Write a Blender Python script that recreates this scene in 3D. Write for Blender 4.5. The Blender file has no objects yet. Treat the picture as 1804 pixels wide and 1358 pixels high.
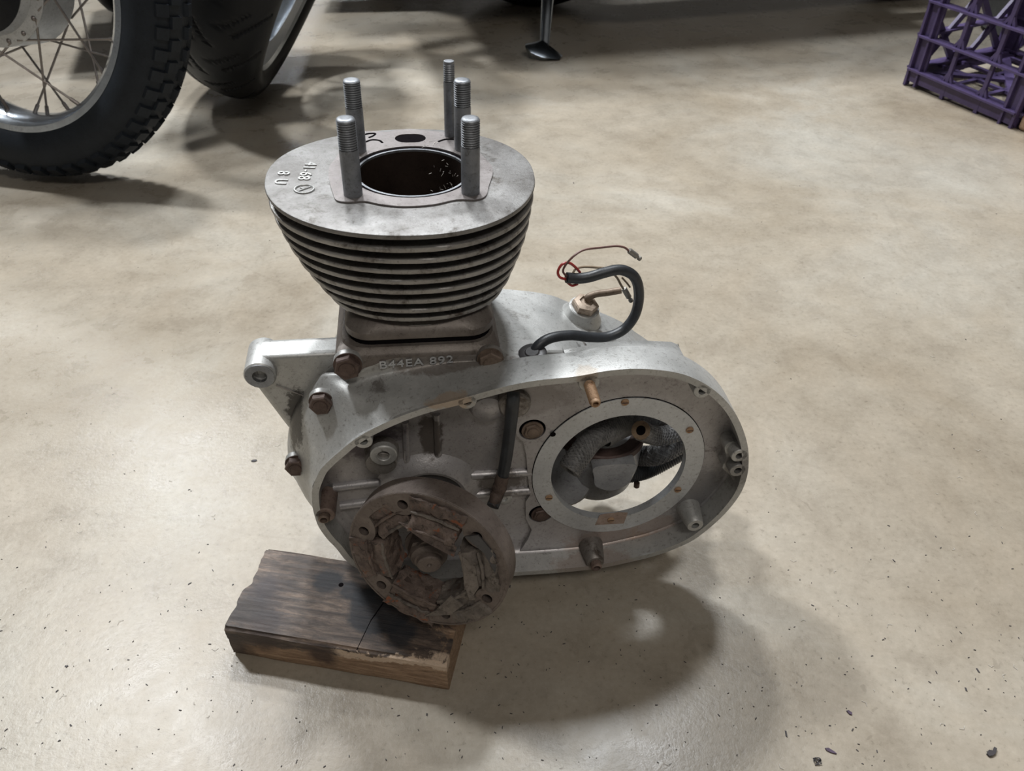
import bpy, bmesh, math, random
from mathutils import Vector, Matrix, noise
from mathutils.geometry import tessellate_polygon
PI = math.pi
random.seed(7)
C = bpy.context.scene.collection
SC = bpy.context.scene
# ------------------------------------------------------------------ camera
F = 1370.0; CXP = 902.0; CYP = 679.0; PITCH = math.radians(40); H = 0.627
cd = bpy.data.cameras.new('camera'); cam = bpy.data.objects.new('camera', cd); C.objects.link(cam)
cd.sensor_width = 36.0; cd.lens = 36.0*F/1804.0; cd.clip_start = 0.01; cd.clip_end = 100
cam.location = (0, 0, H); cam.rotation_euler = (PI/2-PITCH, 0, 0)
cd.dof.use_dof = True; cd.dof.focus_distance = 0.66; cd.dof.aperture_fstop = 16
SC.camera = cam
# ------------------------------------------------------------------ world, lamps, exposure
SC.view_settings.view_transform = 'Standard'; SC.view_settings.look = 'None'
SC.view_settings.gamma = 1.0; SC.view_settings.use_curve_mapping = False
SC.view_settings.exposure = -0.20
W = bpy.data.worlds.new('workshop'); SC.world = W; W.use_nodes = True
W.node_tree.nodes['Background'].inputs[0].default_value = (1.0, 0.95, 0.88, 1)
W.node_tree.nodes['Background'].inputs[1].default_value = 0.13
def lamp(loc, sx, sy, power, col, aim=None):
    l = bpy.data.lights.new('ceiling_or_fill_lamp', 'AREA'); l.shape = 'RECTANGLE'; l.size = sx; l.size_y = sy
    l.energy = power; l.color = col
    o = bpy.data.objects.new('ceiling_or_fill_lamp', l); C.objects.link(o); o.location = loc
    return o
lamp((0.50, 2.32, 4.0), .42, .34, 120, (0.93, 0.97, 1.0))
lamp((-0.56, 3.0, 4.0), .40, .32, 195, (0.95, 0.98, 1.0))
lamp((-2.85, 4.6, 4.0), .55, .45, 185, (0.93, 0.97, 1.0))
lamp((-2.12, 2.28, 4.0), .36, .30, 190, (0.95, 0.98, 1.0))
lamp((-2.6, 12.0, 4.2), 1.2, .8, 130, (0.93, 0.97, 1.0))
lamp((.9, -1.9, 4.0), 1.2, .8, 64, (1.0, 0.95, 0.88))  # unseen fill lamp behind the camera, added to brighten the front faces
# ------------------------------------------------------------------ materials
def mat(name): 
    m = bpy.data.materials.new(name); m.use_nodes = True
    return m, m.node_tree, m.node_tree.nodes['Principled BSDF']
def ramp(nt, stops):
    r = nt.nodes.new('ShaderNodeValToRGB'); e = r.color_ramp.elements
    while len(e) > 1: e.remove(e[-1])
    e[0].position = stops[0][0]; e[0].color = (*stops[0][1], 1)
    for p, c in stops[1:]:
        k = e.new(p); k.color = (*c, 1)
    return r
def tex(nt, scale, detail=6, rough=.6, dist=0, stretch=None, seed=0):
    tc = nt.nodes.new('ShaderNodeTexCoord'); mp = nt.nodes.new('ShaderNodeMapping')
    nt.links.new(tc.outputs['Object'], mp.inputs[0])
    mp.inputs['Location'].default_value = (seed*3.1, seed*1.7, seed*.9)
    if stretch: mp.inputs['Scale'].default_value = stretch
    n = nt.nodes.new('ShaderNodeTexNoise'); n.inputs['Scale'].default_value = scale
    n.inputs['Detail'].default_value = detail; n.inputs['Roughness'].default_value = rough
    n.inputs['Distortion'].default_value = dist
    nt.links.new(mp.outputs[0], n.inputs['Vector'])
    return n
def mixc(nt, fac, a, b, mode='MIX'):
    m = nt.nodes.new('ShaderNodeMix'); m.data_type = 'RGBA'; m.blend_type = mode
    for s, v in ((m.inputs[0], fac), (m.inputs[6], a), (m.inputs[7], b)):
        if isinstance(v, (int, float)): s.default_value = v
        elif isinstance(v, tuple): s.default_value = (*v, 1)
        else: nt.links.new(v, s)
    return m.outputs[2]
def bump(nt, b, src, strength, dist=.001):
    bp = nt.nodes.new('ShaderNodeBump'); bp.inputs['Strength'].default_value = strength
    bp.inputs['Distance'].default_value = dist
    nt.links.new(src, bp.inputs['Height']); nt.links.new(bp.outputs[0], b.inputs['Normal'])
def metal(name, lo, hi, metallic=.7, r0=.35, r1=.6, scale=40, dirt=(.06, .045, .035), dirt_at=.62, bstr=.25, fine=900, spot=None, spot_at=.66, speck=.75):
    m, nt, b = mat(name)
    n1 = tex(nt, scale, 8, .65); r = ramp(nt, [(.3, lo), (.7, hi)]); nt.links.new(n1.outputs[0], r.inputs[0])
    n2 = tex(nt, scale*1.7, 10, .75, .4, seed=2)
    rd = ramp(nt, [(dirt_at-.04, (0, 0, 0)), (dirt_at+.1, (1, 1, 1))]); nt.links.new(n2.outputs[0], rd.inputs[0])
    col = mixc(nt, rd.outputs[0], r.outputs[0], dirt)
    if spot:
        n3 = tex(nt, scale*1.1, 6, .7, .3, seed=5); rs = ramp(nt, [(spot_at, (0, 0, 0)), (spot_at+.05, (1, 1, 1))])
        nt.links.new(n3.outputs[0], rs.inputs[0]); col = mixc(nt, rs.outputs[0], col, spot)
    n4 = tex(nt, 330, 5, .75, .5, seed=7); r4 = ramp(nt, [(.30, (1.25, 1.24, 1.22)), (.42, (1, 1, 1)), (.56, (.97, .97, .97)), (.66, (.5, .47, .45))]); nt.links.new(n4.outputs[0], r4.inputs[0])
    col = mixc(nt, speck, col, r4.outputs[0], 'MULTIPLY')
    nt.links.new(col, b.inputs['Base Color'])
    b.inputs['Metallic'].default_value = metallic
    rr = nt.nodes.new('ShaderNodeMapRange'); rr.inputs[3].default_value = r0; rr.inputs[4].default_value = r1
    nt.links.new(n2.outputs[0], rr.inputs[0]); nt.links.new(rr.outputs[0], b.inputs['Roughness'])
    nf = tex(nt, fine, 4, .6, seed=1)
    bump(nt, b, nf.outputs[0], bstr, .0006)
    return m
def plain(name, col, rough=.5, metallic=0, var=.25, scale=60, bstr=.1, fine=700):
    lo = tuple(c*(1-var) for c in col); hi = tuple(min(1, c*(1+var)) for c in col)
    return metal(name, lo, hi, metallic, rough-.08, rough+.1, scale, tuple(c*.6 for c in col), .66, bstr, fine)
M = {}
M['alu'] = metal('cast_aluminium', (.36, .36, .35), (.52, .52, .51), .55, .36, .58, 22, (.13, .115, .10), .63)
M['alu_dirty'] = metal('stained_aluminium', (.20, .18, .165), (.34, .32, .30), .62, .36, .58, 26, (.09, .072, .06), .56)
M['alu_purple'] = metal('oily_aluminium', (.33, .315, .32), (.45, .435, .44), .55, .30, .5, 24, (.12, .105, .10), .62)
M['ring'] = metal('machined_ring', (.47, .485, .505), (.60, .615, .63), .55, .36, .5, 16, (.2, .19, .18), .7)
M['fin'] = metal('fin_aluminium', (.22, .21, .20), (.40, .39, .375), .6, .38, .6, 30, (.085, .07, .06), .56)
M['finroot'] = metal('dark_barrel', (.02, .016, .014), (.05, .04, .035), .2, .6, .8, 40)
M['topplate'] = metal('fin_top', (.12, .112, .105), (.27, .265, .26), .5, .42, .66, 34, (.08, .07, .06), .58, .4)
M['gasket'] = metal('gasket_sheet', (.17, .15, .145), (.25, .23, .225), .4, .42, .55, 30, (.12, .09, .08), .62)
M['neck'] = metal('oily_barrel_skirt', (.12, .10, .088), (.21, .185, .165), .4, .4, .6, 30, (.06, .045, .035), .6)
M['stud'] = metal('grey_stud_steel', (.16, .17, .185), (.30, .31, .33), .6, .38, .55, 60, (.10, .09, .085), .6)
M['bolt'] = metal('rusty_bolt', (.055, .035, .029), (.12, .082, .068), .35, .42, .6, 120, (.03, .02, .016), .6)
M['bolt2'] = metal('tan_bolt', (.13, .095, .072), (.22, .165, .13), .35, .42, .6, 120, (.05, .035, .025), .62)
M['rust'] = metal('brown_rust', (.050, .034, .028), (.115, .082, .066), .15, .6, .85, 60, (.028, .019, .015), .6, .8, 500)
M['rustrim'] = metal('stator_rim_rust', (.105, .083, .072), (.19, .155, .135), .25, .5, .7, 60, (.05, .034, .026), .62, .5, 700)
M['coil'] = metal('rotten_coil_wrap', (.06, .043, .037), (.20, .15, .125), .1, .6, .85, 75, (.018, .013, .011), .57, 1.0, 420, (.21, .070, .032), .585)
M['coilpale'] = metal('crusted_coil_wrap', (.08, .068, .060), (.21, .18, .155), .1, .6, .85, 75, (.03, .022, .017), .57, 1.0, 420)
M['orange'] = metal('orange_rust', (.10, .04, .022), (.24, .095, .045), 0, .6, .8, 200)
M['copper'] = metal('rusted_stud', (.30, .19, .11), (.46, .31, .20), .2, .5, .7, 160, (.22, .09, .03), .56)
M['sleeve'] = metal('brown_sleeve', (.13, .09, .075), (.24, .18, .15), .3, .5, .7, 120, (.05, .03, .02), .6)
M['rubber'] = plain('cable_rubber', (.028, .031, .036), .42, 0, .35, 80, .15)
M['braid'] = metal('braided_hose', (.08, .08, .083), (.20, .195, .19), 0, .45, .65, 200, (.02, .02, .02), .6, .3, 900)
M['hosecut'] = plain('hose_cut_face', (.22, .155, .10), .8, 0, .3)
M['black'] = plain('black_void', (.008, .007, .008), .7, 0, .1)
M['redwire'] = plain('red_wire', (.38, .04, .035), .4)
M['brownwire'] = plain('brown_wire', (.15, .075, .065), .5)
M['tanwire'] = plain('tan_wire', (.26, .2, .14), .5)
M['connector'] = plain('dull_connector', (.24, .23, .21), .45, .6)
M['plug'] = metal('tan_plug', (.25, .19, .14), (.42, .34, .27), .3, .45, .6, 120, (.11, .07, .045), .58)
M['pipe'] = metal('brown_pipe', (.12, .085, .06), (.22, .165, .12), .3, .45, .6, 120)
M['redlip'] = metal('red_brown_lip', (.07, .042, .036), (.12, .078, .068), .2, .5, .7, 60)
M['grey'] = metal('grey_cup', (.30, .305, .32), (.46, .465, .48), .35, .35, .5, 40, (.08, .075, .07), .64)
M['white'] = plain('pale_shaft', (.55, .52, .48), .4)
M['seal'] = plain('crank_seal', (.07, .068, .07), .4, .3)
M['tyre'] = plain('tyre_rubber', (.014, .018, .024), .55, 0, .2, 30, .15)
M['tyre2'] = plain('road_tyre_rubber', (.007, .008, .010), .48, 0, .2, 30, .15)
M['chrome'] = plain('rim_chrome', (.55, .60, .66), .22, 1.0, .12, 30, .05)
M['spoke'] = plain('spoke_steel', (.20, .18, .17), .4, .7)
M['hub'] = plain('hub_aluminium', (.42, .43, .44), .5, .5, .12)
M['dark'] = plain('dark_machine', (.012, .013, .016), .4, .2, .2)
M['ww'] = plain('pale_rim_band', (.36, .39, .43), .4, 0, .08)
M['purple'] = plain('purple_plastic', (.070, .050, .125), .42, 0, .15)
M['box'] = metal('box_wood', (.34, .22, .14), (.46, .32, .22), 0, .6, .8, 12)
M['bin'] = plain('grey_bin', (.16, .17, .18), .5, 0, .1)
M['chip'] = plain('dark_flake', (.035, .03, .032), .7)
M['pale'] = plain('pale_fluff', (.5, .47, .43), .8)
M['chippurple'] = plain('purple_flake', (.055, .032, .06), .6)

def floor_mat():
    m, nt, b = mat('polished_concrete')
    n1 = tex(nt, 2.2, 7, .62, .6); n2 = tex(nt, 17, 9, .68, .3, seed=3); n3 = tex(nt, 160, 5, .7, seed=4)
    r1 = ramp(nt, [(.32, (.245, .205, .155)), (.5, (.31, .272, .220)), (.68, (.37, .345, .30))]); nt.links.new(n1.outputs[0], r1.inputs[0])
    r2 = ramp(nt, [(.3, (.78, .77, .76)), (.5, (.97, .97, .97)), (.75, (1.12, 1.11, 1.1))]); nt.links.new(n2.outputs[0], r2.inputs[0])
    c = mixc(nt, .8, r1.outputs[0], r2.outputs[0], 'MULTIPLY')
    r3 = ramp(nt, [(.28, (.55, .53, .51)), (.40, (.94, .94, .93)), (.55, (1.02, 1.02, 1.02)), (.72, (1.14, 1.14, 1.14))]); nt.links.new(n3.outputs[0], r3.inputs[0])
    c = mixc(nt, .75, c, r3.outputs[0], 'MULTIPLY')
    n4 = tex(nt, 55, 3, .5, 1.2, seed=8); r4 = ramp(nt, [(.70, (1, 1, 1)), (.73, (.5, .48, .46))]); nt.links.new(n4.outputs[0], r4.inputs[0])
    c = mixc(nt, .3, c, r4.outputs[0], 'MULTIPLY')
    # hairline cracks
    w = tex(nt, 1.3, 3, .5, .5, seed=6)
    r5 = ramp(nt, [(.4985, (1, 1, 1)), (.5, (.55, .52, .5)), (.5015, (1, 1, 1))]); nt.links.new(w.outputs[0], r5.inputs[0])
    c = mixc(nt, .12, c, r5.outputs[0], 'MULTIPLY')
    nt.links.new(c, b.inputs['Base Color'])
    mr = nt.nodes.new('ShaderNodeMapRange'); mr.inputs[1].default_value = .3; mr.inputs[2].default_value = .7
    mr.inputs[3].default_value = .22; mr.inputs[4].default_value = .38
    nt.links.new(n2.outputs[0], mr.inputs[0]); nt.links.new(mr.outputs[0], b.inputs['Roughness'])
    b.inputs['Specular IOR Level'].default_value = .26
    bump(nt, b, n3.outputs[0], .22, .0012)
    return m
def tint_patch(m, cx, cy, cz, rx, ry, rz, colr, amt=.8, k=.7):
    nt = m.node_tree; b = nt.nodes['Principled BSDF']; src = b.inputs['Base Color'].links[0].from_socket
    tc = nt.nodes.new('ShaderNodeTexCoord'); mp = nt.nodes.new('ShaderNodeMapping'); mp.vector_type = 'POINT'
    mp.inputs['Location'].default_value = (-cx/rx, -cy/ry, -(cz+.345)/rz); mp.inputs['Scale'].default_value = (1/rx, 1/ry, 1/rz)
    nt.links.new(tc.outputs['Object'], mp.inputs[0]); ln = nt.nodes.new('ShaderNodeVectorMath'); ln.operation = 'LENGTH'; nt.links.new(mp.outputs[0], ln.inputs[0])
    n = tex(nt, 90, 7, .7, .4, seed=cx*50); ad = nt.nodes.new('ShaderNodeMath'); ad.operation = 'MULTIPLY_ADD'; nt.links.new(n.outputs[0], ad.inputs[0]); ad.inputs[1].default_value = k*2; nt.links.new(ln.outputs['Value'], ad.inputs[2])
    r = ramp(nt, [(.75, (amt, amt, amt)), (1.0, (0, 0, 0))]); sb = nt.nodes.new('ShaderNodeMath'); sb.operation = 'SUBTRACT'; nt.links.new(ad.outputs[0], sb.inputs[0]); sb.inputs[1].default_value = k
    nt.links.new(sb.outputs[0], r.inputs[0]); nt.links.new(mixc(nt, r.outputs[0], src, colr), b.inputs['Base Color'])
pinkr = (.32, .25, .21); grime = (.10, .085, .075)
tint_patch(M['alu_purple'], .165, -.095, -.330, .050, .03, .022, pinkr, .6); tint_patch(M['alu_purple'], .205, -.09, -.318, .03, .03, .02, (.36, .24, .16), .35)
tint_patch(M['alu'], .150, -.105, -.338, .045, .02, .012, pinkr, .55); tint_patch(M['alu'], .018, -.104, -.131, .022, .008, .008, (.42, .32, .235), .7, 1.1)
tint_patch(M['alu'], .118, -.105, -.113, .010, .012, .010, (.34, .28, .22), .5)
tint_patch(M['alu_purple'], -.050, -.083, -.180, .034, .02, .030, (.12, .10, .115), .85); tint_patch(M['alu_purple'], .004, -.083, -.185, .010, .02, .028, grime, .9, .9)  # first patch: recess shadow painted into the colour, together with oily grime
tint_patch(M['alu_purple'], .062, -.083, -.245, .022, .02, .016, grime, .8, .9); tint_patch(M['alu_purple'], .085, -.083, -.150, .03, .02, .02, (.2, .18, .17), .5)
tint_patch(M['alu'], -.028, -.070, -.150, .022, .02, .016, grime, .7, 1.0); tint_patch(M['alu'], .02, -.068, -.120, .06, .012, .014, (.17, .14, .12), .7, .8)
tint_patch(M['alu'], .262, -.09, -.225, .016, .03, .03, (.14, .13, .125), .6); tint_patch(M['alu_purple'], .235, -.09, -.270, .03, .03, .035, (.17, .17, .175), .6)
tint_patch(M['alu'], -.103, -.05, -.185, .010, .03, .030, (.05, .045, .04), .85, 1.0)
M['floor'] = floor_mat()

def wood_mat():
    # object coordinates: x 0..0.195 left to right, y 0..0.088 front to back, z 0..0.041
    m, nt, b = mat('scorched_timber')
    tc = nt.nodes.new('ShaderNodeTexCoord'); OC = tc.outputs['Object']
    g = tex(nt, 30, 8, .65, .6, (1, 9, 9)); r = ramp(nt, [(.3, (.15, .09, .05)), (.5, (.27, .175, .11)), (.72, (.42, .29, .19))]); nt.links.new(g.outputs[0], r.inputs[0])
    top = tex(nt, 22, 8, .7, .4, (1, 6, 6), seed=3); rt = ramp(nt, [(.34, (.026, .019, .017)), (.5, (.082, .060, .048)), (.68, (.21, .152, .115))]); nt.links.new(top.outputs[0], rt.inputs[0])
    sep = nt.nodes.new('ShaderNodeSeparateXYZ'); nt.links.new(OC, sep.inputs[0])
    def math_(op, a, c, clamp=False):
        n = nt.nodes.new('ShaderNodeMath'); n.operation = op; n.use_clamp = clamp
        for i, v in enumerate((a, c)):
            if isinstance(v, (int, float)): n.inputs[i].default_value = v
            else: nt.links.new(v, n.inputs[i])
        return n.outputs[0]
    nz = tex(nt, 38, 6, .7, .5, seed=4).outputs[0]
    # weathered grey-black upper face above a ragged line, bare wood low on the side
    zz = math_('ADD', sep.outputs[2], math_('MULTIPLY', math_('SUBTRACT', nz, .5), .03))
    edge = math_('ADD', math_('MULTIPLY', sep.outputs[0], .085), .0205)
    ft = math_('MULTIPLY', math_('SUBTRACT', zz, edge), 300, True)
    col = mixc(nt, ft, r.outputs[0], rt.outputs[0])
    # pale splintered strip along the top front edge at the right
    ps = math_('MULTIPLY', math_('SUBTRACT', .0055, math_('ABSOLUTE', math_('SUBTRACT', zz, math_('ADD', math_('MULTIPLY', sep.outputs[0], .03), .0305)), 0)), 500, True)
    ps = math_('MULTIPLY', ps, math_('MULTIPLY', math_('SUBTRACT', sep.outputs[0], math_('ADD', .065, math_('MULTIPLY', nz, .05))), 90, True), True)
    ps = math_('MULTIPLY', ps, math_('MULTIPLY', math_('SUBTRACT', .012, sep.outputs[1]), 400, True), True)
    col = mixc(nt, ps, col, (.52, .40, .30))
    def tint_patch(cx, cy, cz, rr, colr, soft=.006, k=.02):
        nonlocal col
        v = nt.nodes.new('ShaderNodeVectorMath'); v.operation = 'DISTANCE'; nt.links.new(OC, v.inputs[0]); v.inputs[1].default_value = (cx, cy, cz)
        d = math_('ADD', v.outputs['Value'], math_('MULTIPLY', math_('SUBTRACT', nz, .5), k))
        f = math_('DIVIDE', math_('SUBTRACT', rr, d), soft, True)
        col = mixc(nt, math_('MULTIPLY', f, .85), col, colr)
    blue = (.012, .014, .019)
    tint_patch(.012, .020, .041, .024, (.035, .028, .026), .012, .03); tint_patch(.035, .012, .041, .022, (.03, .024, .026), .014, .03); tint_patch(.020, .045, .041, .022, (.04, .032, .034), .014, .03)
    tint_patch(.070, .061, .041, .017, blue); tint_patch(.092, .056, .041, .011, blue); tint_patch(.125, .040, .041, .030, blue); tint_patch(.150, .022, .041, .016, blue)
    tint_patch(.108, .052, .041, .012, blue)
    tint_patch(.0, -.005, .012, .026, (.03, .022, .02), .012); tint_patch(.085, -.002, .024, .018, (.035, .02, .018), .010); tint_patch(.03, 0, .034, .022, (.05, .035, .03), .014)
    n5 = tex(nt, 260, 4, .7, .3, (1, 2, 2), seed=9)
    r5 = ramp(nt, [(.3, (.55, .53, .52)), (.45, (1, 1, 1)), (.62, (1.1, 1.1, 1.1)), (.72, (1.7, 1.65, 1.6))]); nt.links.new(n5.outputs[0], r5.inputs[0])
    col = mixc(nt, .7, col, r5.outputs[0], 'MULTIPLY')
    nt.links.new(col, b.inputs['Base Color']); b.inputs['Roughness'].default_value = .62
    bump(nt, b, g.outputs[0], .5, .002)
    return m
M['wood'] = wood_mat()

# ------------------------------------------------------------------ mesh helpers
class MB:
    def __init__(s): s.v = []; s.f = []
    def add(s, vs, fs):
        o = len(s.v); s.v += [tuple(p) for p in vs]; s.f += [tuple(i+o for i in f) for f in fs]; return s
    def xf(s, m, start=0):
        for i in range(start, len(s.v)): s.v[i] = tuple(m @ Vector(s.v[i]))
        return s
def finish(name, vs, fs, m, parent=None, smooth=True, ang=35):
    me = bpy.data.meshes.new(name); me.from_pydata(vs, [], fs); me.update()
    bm = bmesh.new(); bm.from_mesh(me); bmesh.ops.remove_doubles(bm, verts=bm.verts, dist=1e-6)
    bmesh.ops.recalc_face_normals(bm, faces=bm.faces); bm.to_mesh(me); bm.free()
    if smooth:
        me.shade_smooth(); me.set_sharp_from_angle(angle=math.radians(ang))
    me.materials.append(m)
    o = bpy.data.objects.new(name, me); C.objects.link(o)
    if parent: o.parent = parent
    return o
ZB = -345.0       # engine base height in engine millimetres
def eng(name, mb, m, parent=None, smooth=True, ang=35):
    vs = [(x*.001, y*.001, (z-ZB)*.001) for x, y, z in mb.v]
    return finish(name, vs, mb.f, m, parent or engine, smooth, ang)
def frame(axis, up=(0, 0, 1)):
    z = Vector(axis).normalized(); u = Vector(up)
    if abs(z.dot(u)) > .95: u = Vector((1, 0, 0))
    x = u.cross(z).normalized(); y = z.cross(x)
    return Matrix((x, y, z)).transposed()
def lathe(mb, prof, c, axis=(0, 0, 1), n=32, closed=False, rot=0, hexy=False):
    R = frame(axis); c = Vector(c); vs = []; fs = []
    for r, h in prof:
        for i in range(n):
            a = 2*PI*i/n+rot
            vs.append(c+R @ Vector((r*math.cos(a), r*math.sin(a), h)))
    k = len(prof)
    for j in range(k-1 if not closed else k):
        j2 = (j+1) % k
        for i in range(n):
            i2 = (i+1) % n; fs.append((j*n+i, j*n+i2, j2*n+i2, j2*n+i))
    if not closed:
        if prof[0][0] > 1e-6: fs.append(tuple(range(n))[::-1])
        if prof[-1][0] > 1e-6: fs.append(tuple((k-1)*n+i for i in range(n)))
    return mb.add(vs, fs)
def tube(mb, pts, r, n=12, cap=True):
    pts = [Vector(p) for p in pts]; N = len(pts)
    rs = r if isinstance(r, (list, tuple)) else [r]*N
    t0 = (pts[1]-pts[0]).normalized(); u = t0.orthogonal().normalized(); vs = []; fs = []
    for i, p in enumerate(pts):
        t = (pts[min(i+1, N-1)]-pts[max(i-1, 0)]).normalized()
        u = (u-t*u.dot(t)).normalized(); w = t.cross(u)
        for k in range(n):
            a = 2*PI*k/n; vs.append(p+(u*math.cos(a)+w*math.sin(a))*rs[i])
    for i in range(N-1):
        for k in range(n):
            k2 = (k+1) % n; fs.append((i*n+k, i*n+k2, (i+1)*n+k2, (i+1)*n+k))
    if cap: fs += [tuple(range(n))[::-1], tuple((N-1)*n+k for k in range(n))]
    return mb.add(vs, fs)
def spline(pts, per=8):
    P = [Vector(p) for p in pts]; P = [P[0]*2-P[1]]+P+[P[-1]*2-P[-2]]; out = []
    for i in range(1, len(P)-2):
        a, b, c, d = P[i-1:i+3]
        for k in range(per):
            t = k/per
            out.append(.5*((2*b)+(c-a)*t+(2*a-5*b+4*c-d)*t*t+(3*b-a-3*c+d)*t**3))
    out.append(P[-2]); return out
def ext(mb, outer, holes, h0, h1, axis='y', back=True):
    def p3(q, h): return (q[0], h, q[1]) if axis == 'y' else (q[0], q[1], h)
    loops = [outer]+list(holes); flat = [q for l in loops for q in l]
    tris = tessellate_polygon([[Vector((q[0], q[1], 0)) for q in l] for l in loops]); n = len(flat)
    vs = [p3(q, h0) for q in flat]+[p3(q, h1) for q in flat]
    fs = [tuple(t) for t in tris]+([tuple(i+n for i in t) for t in tris] if back else []); s = 0
    for l in loops:
        k = len(l)
        for i in range(k): fs.append((s+i, s+(i+1) % k, n+s+(i+1) % k, n+s+i))
        s += k
    return mb.add(vs, fs)
def box(mb, a, b):
    x0, y0, z0 = a; x1, y1, z1 = b
    return mb.add([(x, y, z) for x in (x0, x1) for y in (y0, y1) for z in (z0, z1)],
                  [(0, 1, 3, 2), (4, 6, 7, 5), (0, 4, 5, 1), (2, 3, 7, 6), (0, 2, 6, 4), (1, 5, 7, 3)])
def circ(cx, cz, r, n=32, rz=None, a0=0): return [(cx+r*math.cos(2*PI*i/n+a0), cz+(rz or r)*math.sin(2*PI*i/n+a0)) for i in range(n)]
def rrect(x0, y0, x1, y1, r, n=6):
    out = []
    for cx, cy, a in ((x1-r, y1-r, 0), (x0+r, y1-r, 90), (x0+r, y0+r, 180), (x1-r, y0+r, 270)):
        for k in range(n+1):
            t = math.radians(a+90*k/n); out.append((cx+r*math.cos(t), cy+r*math.sin(t)))
    return out
def offset(poly, d):
    n = len(poly); out = []
    A = sum(poly[i][0]*poly[(i+1) % n][1]-poly[(i+1) % n][0]*poly[i][1] for i in range(n)); s = 1 if A > 0 else -1
    for i in range(n):
        a = Vector(poly[i-1]); b = Vector(poly[i]); c = Vector(poly[(i+1) % n])
        t = ((b-a).normalized()+(c-b).normalized()).normalized(); out.append((b[0]+s*(-t[1])*d, b[1]+s*t[0]*d))
    return out
def smooth_poly(pts, per=4):
    n = len(pts); out = []
    for i in range(n):
        a, b, c, d = (Vector(pts[(i+k-1) % n]) for k in range(4))
        for k in range(per):
            t = k/per; q = .5*((2*b)+(c-a)*t+(2*a-5*b+4*c-d)*t*t+(3*b-a-3*c+d)*t**3); out.append((q[0], q[1]))
    return out
def hexhead(mb, c, r, h, axis=(0, -1, 0), rot=.2, dome=True, flange=0):
    if flange: lathe(mb, [(flange, 0), (flange, 1.2), (r*.9, 1.3)], c, axis, 28)
    R = frame(axis); c = Vector(c)
    lathe(mb, [(r, .3), (r, h-1.0), (r*.90, h)], c, axis, 6, rot=rot)
    if dome: lathe(mb, [(r*.62, h-.2), (r*.58, h+.8), (r*.30, h+1.3), (.01, h+1.4)], c, axis, 20)
    return mb
def noisy(o, amp, sc, seed=0):
    for v in o.data.vertices:
        d = noise.noise_vector(v.co*sc+Vector((seed, seed*2, 0)))*.7+noise.noise_vector(v.co*sc*3+Vector((0, seed, 9)))*.3; v.co += d*amp
def meta(o, label=None, cat=None, group=None, kind=None):
    for k, v in (('label', label), ('category', cat), ('group', group), ('kind', kind)):
        if v: o[k] = v
    return o
def empty(name, loc=(0, 0, 0)):
    o = bpy.data.objects.new(name, None); C.objects.link(o); o.location = loc; o.empty_display_size = .05; return o
def text_mesh(s, size, depth):
    cu = bpy.data.curves.new('t', 'FONT'); cu.body = s; cu.size = size; cu.extrude = depth; cu.bevel_depth = depth*.3
    cu.space_character = 1.1; cu.align_x = 'CENTER'; cu.align_y = 'CENTER'
    ob = bpy.data.objects.new('t', cu); C.objects.link(ob); dg = bpy.context.evaluated_depsgraph_get(); dg.update()
    me = bpy.data.meshes.new_from_object(ob.evaluated_get(dg)); vs = [tuple(v.co) for v in me.vertices]; fs = [tuple(p.vertices) for p in me.polygons]
    bpy.data.objects.remove(ob); bpy.data.curves.remove(cu); bpy.data.meshes.remove(me)
    return vs, fs
# ------------------------------------------------------------------ measured engine frame (survey of the photograph)
def cam2w(x, y, z):
    c, s = math.cos(PITCH), math.sin(PITCH); return Vector((x, z*c-y*s, -z*s-y*c+H))
EO = Vector((0, 0, H))
eZ = -(cam2w(-70, 1671, F)-EO).normalized(); eY = (cam2w(-215, -1113, F)-EO).normalized()
eY = (eY-eZ*eY.dot(eZ)).normalized(); eX = eY.cross(eZ)
RM = Matrix((eX, eY, eZ)).transposed()
EB = cam2w((727-CXP)/F*.564, (303-CYP)/F*.564, .564)
def _ray(u, v): return RM.transposed() @ (cam2w((u-CXP)/F, (v-CYP)/F, 1)-EO)
_o = RM.transposed() @ (EO-EB)*1000
def Y(u, v, y):
    r = _ray(u, v); q = _o+r*((y-_o[1])/r[1]); return Vector((q[0], y, q[2]))
def Zp(u, v, z):
    r = _ray(u, v); q = _o+r*((z-_o[2])/r[2]); return Vector((q[0], q[1], z))
# ------------------------------------------------------------------ floor
mb = MB(); mb.add([(-9, -3, 0), (9, -3, 0), (9, 16, 0), (-9, 16, 0)], [(0, 1, 2, 3)])
meta(finish('floor', mb.v, mb.f, M['floor'], None, False), kind='structure')
# ------------------------------------------------------------------ engine
engine = empty('motorcycle_engine', EB+RM @ Vector((0, 0, ZB*.001)))
engine.rotation_euler = RM.to_euler()
meta(engine, 'bare grey aluminium single-cylinder motorcycle engine standing on the floor and a scorched wood block', 'engine')

# --- cylinder barrel
mb = MB()
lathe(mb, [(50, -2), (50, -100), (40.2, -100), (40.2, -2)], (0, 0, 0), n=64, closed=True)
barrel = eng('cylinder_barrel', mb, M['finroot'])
mb = MB(); prof = [(-96, -58), (-99, -60)]
sk = rrect(-57, -59.5, 56, 60, 20, 8); s0 = rrect(-50, -52, 50, 53, 24, 8)
lv = [(s0, -92), (rrect(-54, -56, 53, 57, 22, 8), -97), (sk, -100), (sk, -105.6), (rrect(-56, -58, 55, 59, 20, 8), -106.4)]
vs = []; n = len(sk)
for pl, z in lv: vs += [(p[0], p[1], z) for p in pl]
fs = [(j*n+i, j*n+(i+1) % n, (j+1)*n+(i+1) % n, (j+1)*n+i) for j in range(len(lv)-1) for i in range(n)]+[tuple(range(n)), tuple((len(lv)-1)*n+i for i in range(n))]
mb.add(vs, fs); eng('barrel_skirt', mb, M['neck'], barrel, ang=50)
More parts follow.
